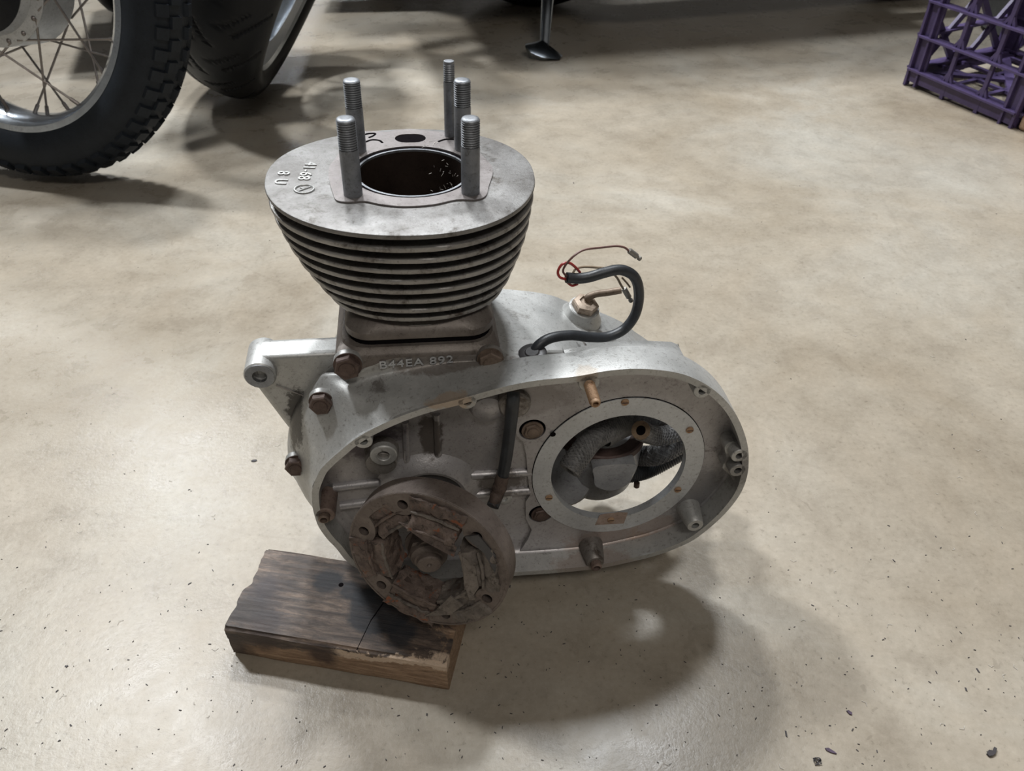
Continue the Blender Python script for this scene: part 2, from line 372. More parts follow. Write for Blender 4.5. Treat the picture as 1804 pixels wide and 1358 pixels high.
fin_x0 = [-104, -103, -101, -98, -94.5, -89.5, -84, -78, -71.5, -63.5]
fin_x1 = [88.5, 88, 87, 86, 84, 81, 77.5, 74, 69, 62]
fin_y0 = [-94.5, -91.5, -87.5, -83, -79, -75, -71, -67, -62, -56]
holesR = [(-41, -37, 7), (39, -38, 7), (-40, 37, 7), (39, 37, 7)]
def fin_out(k, d=0, n=112):
    out = []
    for i in range(n):
        a = 2*PI*i/n; c, s = math.cos(a), math.sin(a)
        rx = (fin_x1[k] if c > 0 else -fin_x0[k])-d; ry = (83-1.5*k if s > 0 else -fin_y0[k])-d
        e = 2.12 if k < 5 else 2.2
        t = (abs(c/rx)**e+abs(s/ry)**e)**(-1/e); out.append((c*t, s*t))
    return out
for k in range(10):
    z = -10.6*k-(0 if k == 0 else .3); th = 3.8 if k == 0 else 3.9; n = 112; mb = MB()
    inner = circ(0, 0, 43 if k == 0 else 49, n)
    lvls = [(inner, z), (fin_out(k, 5.5 if k else 30), z), (fin_out(k, 1.3), z), (fin_out(k, .35), z-.4), (fin_out(k, 0), z-th*.5), (fin_out(k, .5), z-th+.3), (fin_out(k, 1.6), z-th), (inner, z-th-2.0)]
    vs = [];
    for pl, zz in lvls: vs += [(p[0], p[1], zz+random.uniform(-.12, .12)*(k > 0)) for p in pl]
    fs = [(j*n+i, j*n+(i+1) % n, ((j+1) % 8)*n+(i+1) % n, ((j+1) % 8)*n+i) for j in range(8) for i in range(n)]
    mb.add(vs, fs)
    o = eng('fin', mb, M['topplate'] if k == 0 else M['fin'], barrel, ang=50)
    o.data.materials.append(M['finroot'])  # near-black on fin undersides and on faces close to the barrel
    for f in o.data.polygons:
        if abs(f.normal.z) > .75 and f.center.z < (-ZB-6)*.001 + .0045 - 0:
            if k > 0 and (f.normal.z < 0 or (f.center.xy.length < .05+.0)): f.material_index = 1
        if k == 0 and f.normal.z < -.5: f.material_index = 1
    if k == 0: o.name = 'top_fin'
# raised casting marks on the top fin
for s, u, v, size in (('41-68', 541, 302, 12.0), ('8', 499, 306, 12), ('U', 494, 321, 12)):
    vs, fs = text_mesh(s, size, .5); mb = MB(); p = Zp(u, v, 0)
    ang = math.radians(-97)
    a = Vector((math.cos(ang), math.sin(ang), 0)) if s == '41-68' else Vector((math.cos(ang), math.sin(ang), 0))
    b_ = Vector((-a[1], a[0], 0))
    mb.add([p+a*q[0]+b_*q[1]+Vector((0, 0, q[2]+.2)) for q in vs], fs)
    eng('casting_mark', mb, M['alu'], barrel)
mb = MB(); p = Zp(536, 334, 0)
R_ = [(p[0]+6.5*math.cos(2*PI*i/24), p[1]+6.5*math.sin(2*PI*i/24), .4) for i in range(25)]; tube(mb, R_, .7, 6)
tube(mb, [p+Vector((-4, -3, .4)), p+Vector((4, 3.5, .4))], .6, 6); tube(mb, [p+Vector((-3, 3, .4)), p+Vector((0, 0, .4))], .6, 6)
eng('foundry_mark', mb, M['alu'], barrel)
# gasket
gp = [(593, 353), (613, 356), (643, 354.7), (673, 360.5), (713, 363.8), (763, 360.5), (804, 352), (839, 352), (856, 344.7), (861, 328), (868.5, 303), (862.7, 288), (846, 270), (826, 250), (805, 236), (783, 233.3), (746, 230), (721, 227.5), (696, 230), (680, 233), (643, 231.6), (620, 240), (604, 258), (593, 276.5), (580, 295), (580, 318), (586.7, 341)]
go = [tuple(Zp(u, v, 1)[:2]) for u, v in gp][::-1]
slotc = Zp(723, 244, 1); sl = []
for sx in (1, -1):
    for k in range(9):
        a = -PI/2+PI*k/8; sl.append((slotc[0]+sx*(3.5+8.6*math.cos(a)), slotc[1]+sx*8.6*math.sin(a)))
mb = MB(); ext(mb, smooth_poly(go, 4), [circ(0, 0, 44.2, 64), sl], 0.05, 1.3, 'z')
eng('head_gasket', mb, M['gasket'], barrel)
mb = MB(); ext(mb, rrect(slotc[0]-12, slotc[1]-8.5, slotc[0]+12, slotc[1]+8.5, 8.4), [], .02, .6, 'z'); eng('pushrod_opening', mb, M['black'], barrel)  # no hole is cut: a black sheet paints the dark inside
mb = MB(); ext(mb, circ(0, 0, 44.6, 64), [circ(0, 0, 41.0, 64)], .02, .4, 'z'); eng('gasket_gap', mb, M['black'], barrel)
for pts in ([(643, 251), (655, 247), (668, 248), (674, 252)], [(650, 243), (657, 240), (661, 236), (650, 236), (641, 238)], [(772, 250), (785, 246), (800, 246)]):
    mb = MB(); tube(mb, spline([Zp(u, v, 1.2) for u, v in pts]), .9, 6); eng('gasket_slot', mb, M['black'], barrel)
mb = MB(); lathe(mb, [(39.5, -99), (39.5, .6), (41.2, .6), (41.2, -99)], (0, 0, 0), n=72, closed=True); eng('cylinder_liner', mb, M['stud'], barrel)
mb = MB(); lathe(mb, [(39.3, -98), (39.3, -1)], (0, 0, 0), n=72); mb.f = mb.f[:-2]; 
o = eng('bore_wall', mb, metal('bore_film', (.022, .015, .012), (.055, .038, .030), .35, .35, .55, 20, (.10, .09, .08), .7), barrel)
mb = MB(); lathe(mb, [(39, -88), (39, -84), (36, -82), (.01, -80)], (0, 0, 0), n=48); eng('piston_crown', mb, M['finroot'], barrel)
# hay-like lint in the bore
mb = MB()
for k in range(26):
    a = Vector((random.uniform(14, 34), random.uniform(12, 26), -.5-random.uniform(0, 26)))
    if a.xy.length > 38: a = Vector((a.x*.85, a.y*.85, a.z))
    tube(mb, [a, a+Vector((random.uniform(-2, 2), random.uniform(-1, 1), random.uniform(-3, 3)))], .16, 4)
for k in range(12):
    a = Zp(755+random.uniform(-12, 22), 252+random.uniform(-3, 8), 1.6); tube(mb, [a, a+Vector((random.uniform(-3, 3), random.uniform(-3, 3), .3))], .15, 4)
meta(eng('straw_lint', mb, M['pale'], barrel), kind='stuff')
# --- studs
def stud(x, y, r, top, thr, nm='cylinder_stud'):
    mb = MB(); pr = [(r, -6), (r, thr-1)]
    z = thr; pr.append((r*.93, thr))
    while z < top-2.2:
        pr += [(r*.84, z), (r*.99, z+.8), (r*.84, z+1.6)]; z += 1.6
    pr += [(r*.88, z), (r*.97, top-1.4), (r*.86, top-.2), (r*.5, top), (.01, top)]
    lathe(mb, pr, (x, y, 0), n=26); return eng(nm, mb, M['stud'], ang=60)
stud(-41, -37, 6.4, 54, 33.5); stud(39, -38, 6.4, 53.5, 34.5); stud(-40, 37, 6.3, 54, 34.5); stud(39, 37, 6.3, 53.5, 34.5)
stud(31, 64, 4.4, 58.5, 43.5)

# --- outlines
RIMPX = [(591.6, 965), (577, 950), (562, 929), (555, 911), (551, 895), (549.5, 879), (550.3, 861), (562, 831.5), (575, 816), (595, 798), (632, 769), (687, 741), (746, 719), (805, 704), (889, 681), (947, 670), (1015, 663), (1067, 653.5), (1115, 649.6), (1164, 652), (1206, 660), (1245, 678), (1277, 704), (1300, 736), (1315, 775), (1319, 807), (1316, 840), (1303, 872), (1277, 905), (1245, 934), (1213, 956), (1164, 976), (1115, 989), (1051, 1002), (970, 1010), (911, 1014)]
YR = -106.0; YF = -80.0
rim = [tuple(Y(u, v, YR).xz) for u, v in RIMPX]
rim += [(45, -344), (15, -344), (-12, -342.5), (-38, -335), (-58, -322), (-72, -306)]
rim = smooth_poly(rim, 4)
rin = offset(rim, 5.5)
# is the offset inward? pick the smaller polygon
def area(p): return abs(sum(p[i][0]*p[(i+1) % len(p)][1]-p[(i+1) % len(p)][0]*p[i][1] for i in range(len(p))))
if area(rin) > area(rim): rin = offset(rim, -5.5)
rin2 = offset(rim, 2 if area(offset(rim, 2)) < area(rim) else -2)
CRX, CRZ = -1.0, -252.0
HX, HZ = 162.0, -235.0
hole = circ(HX, HZ, 58.5, 64, 62.5)
# --- primary case (open shell)
mb = MB(); n = len(rim)
lv = [(rin, YF), (rin, YR+.4), (offset(rin, 0.01), YR), (rim, YR), (rim, YF+2), (rin2, YF+6)]
lv[2] = (rin, YR)
vs = []
for pl, y in lv: vs += [(p[0], y, p[1]) for p in pl]
fs = [(j*n+i, j*n+(i+1) % n, (j+1)*n+(i+1) % n, (j+1)*n+i) for j in range(len(lv)-1) for i in range(n)]
mb.add(vs, fs)
primary = eng('primary_case', mb, M['alu'], ang=40)
mb = MB(); ext(mb, offset(rim, 1.0 if area(offset(rim, 1.0)) < area(rim) else -1.0), [circ(HX, HZ, 61, 64, 65)], YF, YF+2)
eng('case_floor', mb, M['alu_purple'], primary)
# inner fillet where wall meets floor
mb = MB(); vs = []; K = 6
sgn = 1 if area(offset(rim, 6)) < area(rim) else -1
for k in range(K+1):
    a = PI/2*k/K; d = 5.0+9*(1-math.cos(a)) if k else 5.0; yy = YF-9*(1-math.sin(a))
    vs += [(p[0], yy, p[1]) for p in offset(rim, sgn*(5.0+9*(1-math.cos(a))))]
mb.add(vs, [(j*n+i, j*n+(i+1) % n, (j+1)*n+(i+1) % n, (j+1)*n+i) for j in range(K) for i in range(n)])
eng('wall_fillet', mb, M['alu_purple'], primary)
# bosses with screw holes round the rim
def boss(u, v, r=7, rh=3.4, base=.8):
    p = Y(u, v, YR); mb = MB()
    lathe(mb, [(rh, -14), (rh, 0), (r-.5, 0), (r, -.5), (r+base*.4, -8), (r+base, -24)], p, (0, -1, 0), 28)
    mb.f = mb.f[:-2]
    lathe(mb, [(rh, -8), (.01, -8)], p, (0, -1, 0), 28)
    return clampin(mb)
inset = offset(rim, sgn*1.2)
def clampin(mb):
    n_ = len(inset)
    def inside(x, z):
        c = False; j = n_-1
        for i in range(n_):
            xi, zi = inset[i]; xj, zj = inset[j]
            if (zi > z) != (zj > z) and x < (xj-xi)*(z-zi)/(zj-zi)+xi: c = not c
            j = i
        return c
    for k, (x, y, z) in enumerate(mb.v):
        if not inside(x, z):
            best = None
            for i in range(n_):
                a = Vector(inset[i]); b = Vector(inset[(i+1) % n_]); d = b-a
                t = max(0, min(1, (Vector((x, z))-a).dot(d)/max(d.length_squared, 1e-9))); q = a+d*t; e = (Vector((x, z))-q).length
                if best is None or e < best[0]: best = (e, q)
            mb.v[k] = (best[1][0], y, best[1][1])
    return mb
for u, v in ((640, 778), (823, 708), (1238, 689), (1303, 803), (1300, 829)):
    eng('screw_boss', boss(u, v), M['alu'], primary)
eng('screw_boss', boss(1225, 926, 7.5, 3.5, 3.5), M['alu'], primary)
o = eng('screw_boss', boss(573, 908, 8, 4.0), M['sleeve'], primary); o['label'] = 'rusty screw boss on the left edge'
o = eng('screw_boss', boss(1049, 992, 8, 3.6, 3.5), M['alu_dirty'], primary)
eng('screw_boss', boss(1038, 675, 8, 3.4), M['alu'], primary)
mb = MB(); lathe(mb, [(5, -10), (5, 5), (3.6, 6), (3.4, 6), (3.4, 1)], Y(1049, 992, YR), (0, -1, 0), 24); eng('hollow_dowel', mb, M['sleeve'], primary)
mb = MB(); lathe(mb, [(4.6, -10), (4.6, 3), (3.5, 4), (3.0, 4), (3, 0)], Y(571, 910, YR), (0, -1, 0), 24); eng('hollow_dowel', mb, M['bolt2'], primary)
mb = MB(); p0 = Y(1035, 668, -100); pr = [(4.2, 0), (4.2, 4)]
for k in range(16): pr += [(4.3, 4+k*1.4), (3.8, 4.7+k*1.4)]
pr += [(3.8, 27), (3.2, 28), (2.2, 28), (2.2, 25), (.01, 25)]
lathe(mb, pr, p0, (0.02, -1, -.02), 20); meta(eng('cover_stud', mb, M['copper'], primary), 'orange rusted threaded stud')
# broken lug at right edge
mb = MB(); p = Y(1290, 818, -98)
ext(mb, smooth_poly([tuple(Y(u, v, -96).xz) for u, v in ((1276, 786), (1290, 776), (1303, 782), (1310, 800), (1310, 845), (1296, 852), (1286, 836), (1272, 822), (1280, 806))], 3), [], -97, -80)
o = eng('broken_lug', mb, M['alu'], primary)
# ribs on the recess floor
def rib(a, b, r, y=YF, nm='rib', mt='alu_purple'):
    A = Y(*a, y); B2 = Y(*b, y); mb = MB(); tube(mb, [A, A.lerp(B2, .5), B2], r, 12); 
    mb.v = [(x, yy if yy > y+1 else y+(yy-y)*1.1, z) for x, yy, z in mb.v]
    return eng(nm, mb, M[mt], primary)
rib((588, 858), (668, 848), 4.2); rib((830, 836), (936, 830), 4.2); rib((600, 890), (690, 878), 4.4); rib((830, 870), (934, 862), 4.4)
rib((714, 742), (717, 812), 3.0); rib((769, 728), (772, 800), 3.2)
# crank boss: raised collar round the crankshaft with dark seal
mb = MB(); lathe(mb, [(46, 0), (42, 3), (37, 8), (33, 10), (30.5, 9.5), (30, 7), (30, -4)], (CRX, YF, CRZ), (0, -1, 0), 64); mb.f = mb.f[:-2]
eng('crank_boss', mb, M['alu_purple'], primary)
mb = MB(); lathe(mb, [(30, 6), (28, 6.8), (22, 5.5), (19, 3), (19, -3)], (CRX, YF, CRZ), (0, -1, 0), 64); eng('crank_seal', mb, M['seal'], primary)
# step plate around the clutch side
def Ys(pts, y): return [tuple(Y(u, v, y).xz) for u, v in pts]
step = Ys([(902, 712), (904, 745), (911, 768), (922, 779), (927, 801), (930, 840), (934, 872), (926, 884), (926, 912), (937, 934), (930, 950), (915, 972), (905, 996)], YF-4)
inn = offset(rim, sgn*6.5)
right = [q for q in inn if q[0] > 76]
# order right-hand run from top-left clockwise to bottom-left
right.sort(key=lambda q: math.atan2(q[1]+230, q[0]-150)); 
# start angle near pi (left-top) going decreasing
right = sorted(right, key=lambda q: -((math.atan2(q[1]+230, q[0]-150)+2*PI+PI*.97) % (2*PI)))
top_first = sorted(right, key=lambda q: ((PI-math.atan2(q[1]+228, q[0]-150)) % (2*PI)))
poly = top_first+step[::-1]
mb = MB(); bolts_px = [(938, 757), (953, 905)]
bh = [circ(Y(u, v, YF-4)[0], Y(u, v, YF-4)[2], 11.0, 28) for u, v in bolts_px]
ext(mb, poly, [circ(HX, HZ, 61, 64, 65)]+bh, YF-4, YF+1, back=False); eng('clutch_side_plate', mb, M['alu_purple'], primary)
for u, v in bolts_px:
    mb = MB(); lathe(mb, [(11, 0), (.01, 0)], Y(u, v, YF-.4), (0, -1, 0), 28); eng('bolt_recess', mb, M['black'], primary)
# clutch opening ring
mb = MB(); ext(mb, circ(HX, HZ, 74.5, 96, 80.5), [circ(HX, HZ, 58.5, 96, 62.5)], YF-5.2, YF+2.2)
ring = eng('clutch_opening_ring', mb, M['ring'], primary)
mb = MB(); ext(mb, circ(HX, HZ, 75.1, 96, 81.1), [circ(HX, HZ, 74.4, 96, 80.4)], YF-4.3, YF-3); eng('ring_groove', mb, M['black'], primary)
for k, (u, v) in enumerate(((1101, 708), (1215, 757), (1194, 862), (1076, 915), (967, 876))):
    mb = MB(); p = Y(u, v, YF-5.3)
    lathe(mb, [(3.3, 0), (3.2, 1.0), (2.4, 1.3), (.01, 1.3)], p, (0, -1, 0), 16); s = eng('ring_screw', mb, M['copper'], primary)
    mb = MB(); box(mb, p+Vector((-2.6, -1.6, -.4)), p+Vector((2.6, -1.2, .4))); eng('screw_slot', mb, M['bolt'], primary)
mb = MB(); lathe(mb, [(2.4, 0), (2.4, .3), (.01, .3)], Y(974, 765, YF-5.2), (0, -1, 0), 16); eng('screw_hole', mb, M['black'], primary)
# rust stain patch round the lowest ring screw is a thin crust
mb = MB(); p = Y(1076, 914, YF-5.2)
ext(mb, [(p[0]+q[0], p[2]+q[1]) for q in [(-14, -6.5), (13, -7.5), (15, 7), (6, 8.5), (-6, 7.5), (-11, 6.5)]], [], YF-5.45, YF-5); eng('rust_crust', mb, metal('pink_rust', (.27, .20, .165), (.40, .31, .26), .2, .5, .7, 140), primary)
# adjuster boss and small boss inside the recess
mb = MB(); p = Y(672, 790, YF); lathe(mb, [(14, 0), (13, 10), (12, 17), (11.5, 17.5)], p, (0, -1, 0), 32); eng('support_boss', mb, M['alu_dirty'], primary)
mb = MB(); p = Y(676, 798, YF-17); lathe(mb, [(10.5, -2), (10.5, 2.5), (9.5, 3.4), (5.2, 3.4), (4.6, 2.8), (4.6, -4), (.01, -4)], p, (0, -1, 0), 36); eng('threaded_collar', mb, M['alu'], primary)
mb = MB(); p = Y(888, 876, YF-1); lathe(mb, [(7, -1), (7, 1.6), (6, 2.2), (3, 2.2), (2.6, 1), (.01, 1)], p, (0, -1, 0), 24); eng('drain_boss', mb, M['alu'], primary)
mb = MB(); p = Y(904, 702, YF); lathe(mb, [(14, 0), (13, 8), (11, 10), (.01, 10)], p, (0, -1, 0), 24); eng('cable_boss', mb, M['alu_dirty'], primary)
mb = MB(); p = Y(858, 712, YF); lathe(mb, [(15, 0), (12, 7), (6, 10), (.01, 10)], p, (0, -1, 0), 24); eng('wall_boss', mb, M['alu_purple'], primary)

# --- crankcase shoulder (between crankcase joint arc and primary rim)
cols = []
def col(b, mids, r):
    P = [Vector(b)]+[Vector(q) for q in mids]+[Vector(r)]; cols.append(P)
def rimat(u, v): return Y(u, v, YR+1)
arcs = [((530, 858), (551, 895)), ((516, 838), (550, 876)), ((508, 818), (550.3, 858)), ((507, 800), (554, 848)), ((506.5, 780), (561, 833)), ((508.5, 758), (572, 819)), ((512, 740), (583, 807)), ((519, 720), (598, 795)), ((528, 705), (610, 785)), ((540, 688), (628, 772)), ((556, 670), (652, 757)), ((572, 656), (675, 745))]
for b, r in arcs:
    B0 = Y(*b, -46); B1 = Y(b[0]+3, b[1]+2.5, -54); R1 = rimat(*r)
    m1 = B1.lerp(R1, .34)+Vector((-.8, -2.5, 1.5)); m2 = B1.lerp(R1, .68)+Vector((0, -1.0, -1.0))
    col(B0, [B1, B1.lerp(R1, .12)+Vector((-.3, -1.6, .6)), m1, m2, B1.lerp(R1, .9)+Vector((0, .3, -.6))], R1)
NF = -66.0
for x, r, top in ((-64.5, (700, 736), -116), (-52, (724, 727), -116), (-38, (748, 718.5), -116), (-22, (776, 711), -116), (-5, (805, 704), -116), (14, (833, 696), -116), (32, (860, 689), -116), (48, (882, 683), -116), (59, (905, 678), -116)):
    R1 = rimat(*r)+Vector((0, 0, .5)); q = min(1, max(0, (x+64)/50))
    zs = R1.z-1.0; zm = min(-124, zs+5) if x > -50 else -135
    if x == -64.5: continue
    if 0: col((-66, -56, -135), [(-66, -60, -136), (-65.5, -64, -137), (-64.5, -70, -138.5), (x+(R1.x-x)*.3, NF-13, zs+1.5), (x+(R1.x-x)*.7, NF-27, zs+1.2)], R1); continue
    zt = -131 if x == -52 else (-123 if x == -38 else -117)
    col((x, NF+1, zt), [(x, NF, zt-1.5), (x, NF-.5, zm), (x+(R1.x-x)*.05, NF-3.5, zm*.35+zs*.65), (x+(R1.x-x)*.3, NF-13, zs+.6), (x+(R1.x-x)*.7, NF-27, zs+1.2)], R1)
mb = MB(); per = 5; rows = []
for P in cols: rows.append(spline(P, 5))
# interpolate between columns too
fine = []
L = len(rows[0])
grid = [[rows[i][j] for i in range(len(rows))] for j in range(L)]
grid = [spline(g, 4) for g in grid]
nc = len(grid[0]); vs = [p for g in grid for p in g]
fs = [(j*nc+i, j*nc+i+1, (j+1)*nc+i+1, (j+1)*nc+i) for j in range(L-1) for i in range(nc-1)]
mb.add(vs, fs)
# crankcase drum behind the arc
arcp = Ys([(530, 858), (516, 838), (508, 818), (507, 800), (506.5, 780), (508.5, 758), (512, 740), (519, 720), (528, 705), (540, 688), (556, 670), (572, 656)], -46)
drum = arcp+[(-66, -134), (-64, -120), (60, -120), (64, -150), (78, -180), (86, -240), (80, -300), (60, -338), (30, -344), (-20, -343.5), (-52, -330), (-72, -308), (-88, -284), (-99, -268)]
ext(mb, drum, [], -46.2, -16); ext(mb, [(-60, -150), (70, -150), (86, -240), (78, -300), (30, -344), (-20, -343.5), (-70, -308), (-95, -250), (-85, -190)], [], -17, 48)
crankcase = eng('crankcase', mb, M['alu'], ang=32)
# neck block with rounded mouth
mb = MB(); nk = rrect(-65, NF, 60, 62, 9, 6); n = len(nk)
lv = [(nk, -170), (nk, -117), (offset(nk, 1.2), -114.5), (rrect(-61, -62.5, 57, 60, 20, 6), -112.5), (rrect(-60, -61.5, 56, 59, 20, 6), -110.6)]
if area(lv[2][0]) > area(nk): lv[2] = (offset(nk, -1.2), -114.5)
vs = []
for pl, z in lv: vs += [(p[0], p[1], z) for p in pl]
mb.add(vs, [(j*n+i, j*n+(i+1) % n, (j+1)*n+(i+1) % n, (j+1)*n+i) for j in range(4) for i in range(n)]+[tuple(4*n+i for i in range(n))])
eng('crankcase_mouth', mb, M['neck'], crankcase, ang=40)
mb = MB(); ext(mb, rrect(-55, -58.0, 54, 58, 18), [], -111.2, -106.2, 'z'); eng('base_gap', mb, M['black'], crankcase)
# stamped engine number on the neck
vs, fs = text_mesh('B44EA 892', 11.5, .35); mb = MB()
pc = Y(731, 638, NF-.7)
mb.add([Vector((pc[0]+1+q[0]*1.0, NF-1.7-q[2]-abs(q[0])*.0, pc[2]+.4+q[1]*.85+q[0]*.045)) for q in vs], fs)
eng('stamped_number', mb, M['ring'], crankcase)
# vertical joint line on the right of the neck
mb = MB(); tube(mb, [Y(832, 633, NF-.1), Y(832, 650, NF-.3), Y(833, 672, NF-4), Y(834, 694, -95)], .32, 6); eng('joint_line', mb, M['black'], crankcase)
# front mounting lug
mb = MB(); lc = Y(457.5, 663, -52); 
lathe(mb, [(5.6, -6), (5.6, 0), (11.3, 0), (12.2, -1), (12.4, -14), (12.8, -33), (11, -36), (.01, -36)], lc, (0, -1, 0), 40)
lathe(mb, [(5.6, -5), (.01, -5)], lc, (0, -1, 0), 24)
lug = eng('front_mounting_lug', mb, M['alu'], crankcase, ang=40)
mb = MB(); lathe(mb, [(5.6, -3), (5.6, .5), (11.0, .5), (11.2, -.4)], lc, (0, -1, 0), 40); mb.f = mb.f[:-2]; eng('lug_bush', mb, M['stud'], lug)
mb = MB(); web = [(lc[0]-12.4, lc[2]-3), (lc[0]-8, lc[2]+9.5), (lc[0], lc[2]+12.6), (-60, -127.5), (-60, -160), (-90, -205), (-113, -207), ]
ext(mb, web, [], -44, -20); o = eng('lug_web', mb, M['alu'], crankcase, ang=40); bv = o.modifiers.new('b', 'BEVEL'); bv.width = .005; bv.segments = 4; bv.limit_method = 'ANGLE'; bv.angle_limit = math.radians(50)
mb = MB(); a = Y(486, 679, -45); b2 = Y(534, 697, -45); tube(mb, [a, b2], .5, 6); eng('casting_seam', mb, M['alu_dirty'], crankcase)
mb = MB(); tube(mb, [Y(433, 682, -52)+Vector((0, 0, 0)), lc+Vector((0, .6, -12.2)), lc+Vector((9.5, .6, -8.5))], .5, 6); 
# four long bolts on the crankcase
for (u, v, r, dx, mt, y0) in ((612, 651, 10.2, .3, 'bolt', -68), (565, 716, 9.0, .1, 'bolt', -71), (521, 826, 8.6, 0, 'bolt', -74), (865, 641, 9.8, .5, 'bolt2', -68)):
    p = Y(u, v, y0-7); p.y = y0
    mb = MB(); lathe(mb, [(r*1.06, -4), (r*1.06, .5), (r*1.0, 1.4), (.01, 1.4)], p, (0, -1, 0), 28); eng('bolt_seat', mb, M['alu_dirty'] if mt == 'bolt2' else M['alu'], crankcase)
    mb = MB(); hexhead(mb, p+Vector((0, -1, 0)), r, 7.0, (-.03, -1, .06), dx, True, r*1.05); eng('case_bolt', mb, M[mt], crankcase, ang=30)
for i, (u, v) in enumerate(bolts_px):
    mb = MB(); p = Y(u, v, YF-2); hexhead(mb, p, 7.6, 3.2, (0, -1, 0), .3+i, True, 9.0); eng('recess_bolt', mb, M['bolt2'] if i == 0 else M['bolt'], primary, ang=30)
# --- gearbox housing
mb = MB()
profA = [(50, -118), (60, -122), (75, -124.5), (100, -128.5), (118, -133.5), (131, -140), (145, -145), (158, -151), (172, -158), (187, -167), (197, -176), (203, -186), (200, -190), (60, -190)]
sa = smooth_poly(profA[:-2], 3)[:-3]+[(195, -180), (95, -176), (55, -176), (50, -150)]
ext(mb, sa, [], -60, 34)
gear = eng('gearbox_housing', mb, M['alu'], ang=32)
bv = gear.modifiers.new('b', 'BEVEL'); bv.width = .006; bv.segments = 4; bv.limit_method = 'ANGLE'; bv.angle_limit = math.radians(50)
mb = MB(); 
pb = [(107, -113), (125, -111.5), (150, -111), (170, -113.5), (196, -118.6), (203, -123), (212, -143), (213, -172), (107, -172)]
def farY(x): return -72+(x-104)*.13
def slab(pb, y0):
    n_ = len(pb); mb.add([(x, y0, z) for x, z in pb]+[(x, farY(x), z-.8) for x, z in pb], [tuple(range(n_)), tuple(range(2*n_-1, n_-1, -1))]+[(i, (i+1) % n_, n_+(i+1) % n_, n_+i) for i in range(n_)])
slab(pb, -79); slab(pb[:6]+[(x, z-3) for x, z in pb[:6]][::-1], -90)
o = eng('gearbox_rear_cover', mb, M['alu'], gear, ang=32)
bv = o.modifiers.new('b', 'BEVEL'); bv.width = .003; bv.segments = 3; bv.limit_method = 'ANGLE'; bv.angle_limit = math.radians(40)
mb = MB(); ext(mb, [(58, -121), (108, -132), (108, -172), (58, -172)], [], -79, -50); eng('housing_front_wall', mb, M['alu'], gear)
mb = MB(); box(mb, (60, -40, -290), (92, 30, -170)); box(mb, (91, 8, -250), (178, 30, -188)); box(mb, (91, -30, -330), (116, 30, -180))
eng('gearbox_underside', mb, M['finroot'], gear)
for a, b2 in (((1018, 586), (1038, 618)), ((1120, 648), (1095, 612))):
    mb = MB(); tube(mb, [Zp(*a, -131), Zp(*b2, -132)], .8, 6); eng('parting_line', mb, M['alu_dirty'], gear)
# filler plug
pf = Zp(1027, 547, -135); mb = MB()
ax = Vector((.16, -.22, 1)).normalized()
lathe(mb, [(19, -8), (14.5, -1), (13.5, 4.0), (12.6, 4.8), (.01, 4.8)], pf, ax, 36); eng('filler_neck', mb, M['alu'], gear)
mb = MB(); lathe(mb, [(11.8, 0), (11.8, 4.2), (10.6, 5.4), (6.5, 6.6), (6, 5), (.01, 5)], pf+ax*5, ax, 6, rot=.3); plug = eng('filler_plug', mb, M['plug'], gear, ang=25)
mb = MB(); t0 = pf+ax*10+Vector((3, 2, 0)); tube(mb, spline([t0, Y(1036, 524, 12), Y(1050, 518, 12), Y(1072, 515, 12), Y(1094, 511, 12)]), 3.1, 12); eng('breather_pipe', mb, M['pipe'], gear)
mb = MB(); lathe(mb, [(2.1, 0), (.01, 0)], Y(1094.5, 511, 11.5), (1, -.2, .1), 12); eng('pipe_bore', mb, M['black'], gear)
# --- alternator cable and wires
gp_ = Zp(938, 625, -125.0)
mb = MB(); lathe(mb, [(11.5, -2), (11.5, 1.5), (10, 2.6), (6, 3.0), (5, 4)], gp_, (-.15, -.1, 1), 28); grom = eng('grommet', mb, M['seal'], gear)
cp = [(939, 623, -59), (950, 607, -56), (972, 595, -51), (1006, 590.5, -46), (1040, 594, -42), (1070, 593, -38), (1098, 581, -35), (1117, 558, -34), (1125, 530, -33), (1124, 503, -33), (1116, 486, -34), (1101, 477, -35), (1085, 475.5, -36), (1062, 481, -38), (1038, 488, -40), (1018, 490.5, -41), (998, 489, -42)]
path = spline([Y(*q) for q in cp], 8)
mb = MB(); tube(mb, path, 4.15, 18); cable = eng('alternator_cable', mb, M['rubber'])
mb = MB(); e = path[-1]; lathe(mb, [(3.4, 0), (.01, -.6)], e+Vector((-.4, 0, 0)), (-1, 0, 0), 14); eng('cable_core', mb, M['bolt'], cable)
def wire(pts, r, m, nm='wire'):
    mb = MB(); tube(mb, spline([Y(*q) for q in pts], 8), r, 8); return eng(nm, mb, M[m], cable)
wire([(998, 487, -42), (992, 478, -42), (997, 466, -43), (1012, 450, -42), (1030, 440, -38), (1060, 436, -33), (1085, 433.5, -30), (1100, 436, -29), (1109, 443, -29)], .85, 'brownwire', 'brown_wire')
wire([(997, 492, -42), (986, 488, -43), (983, 478, -43), (990, 466, -42), (1002, 463, -40), (1013, 470, -38), (1022, 480, -36)], 1.05, 'redwire', 'red_wire')
wire([(1000, 498, -42), (1008, 503, -42), (1018, 500, -41)], 1.0, 'redwire', 'red_wire')
wire([(1008, 484, -38), (1014, 474, -36), (1028, 470, -34), (1050, 471, -32), (1070, 474, -30), (1086, 488, -28), (1094, 502, -27), (1101, 512, -26)], .95, 'tanwire', 'tan_wire')
wire([(1095, 488, -28), (1104, 498, -28), (1110, 506, -28)], .8, 'tanwire', 'tan_wire')
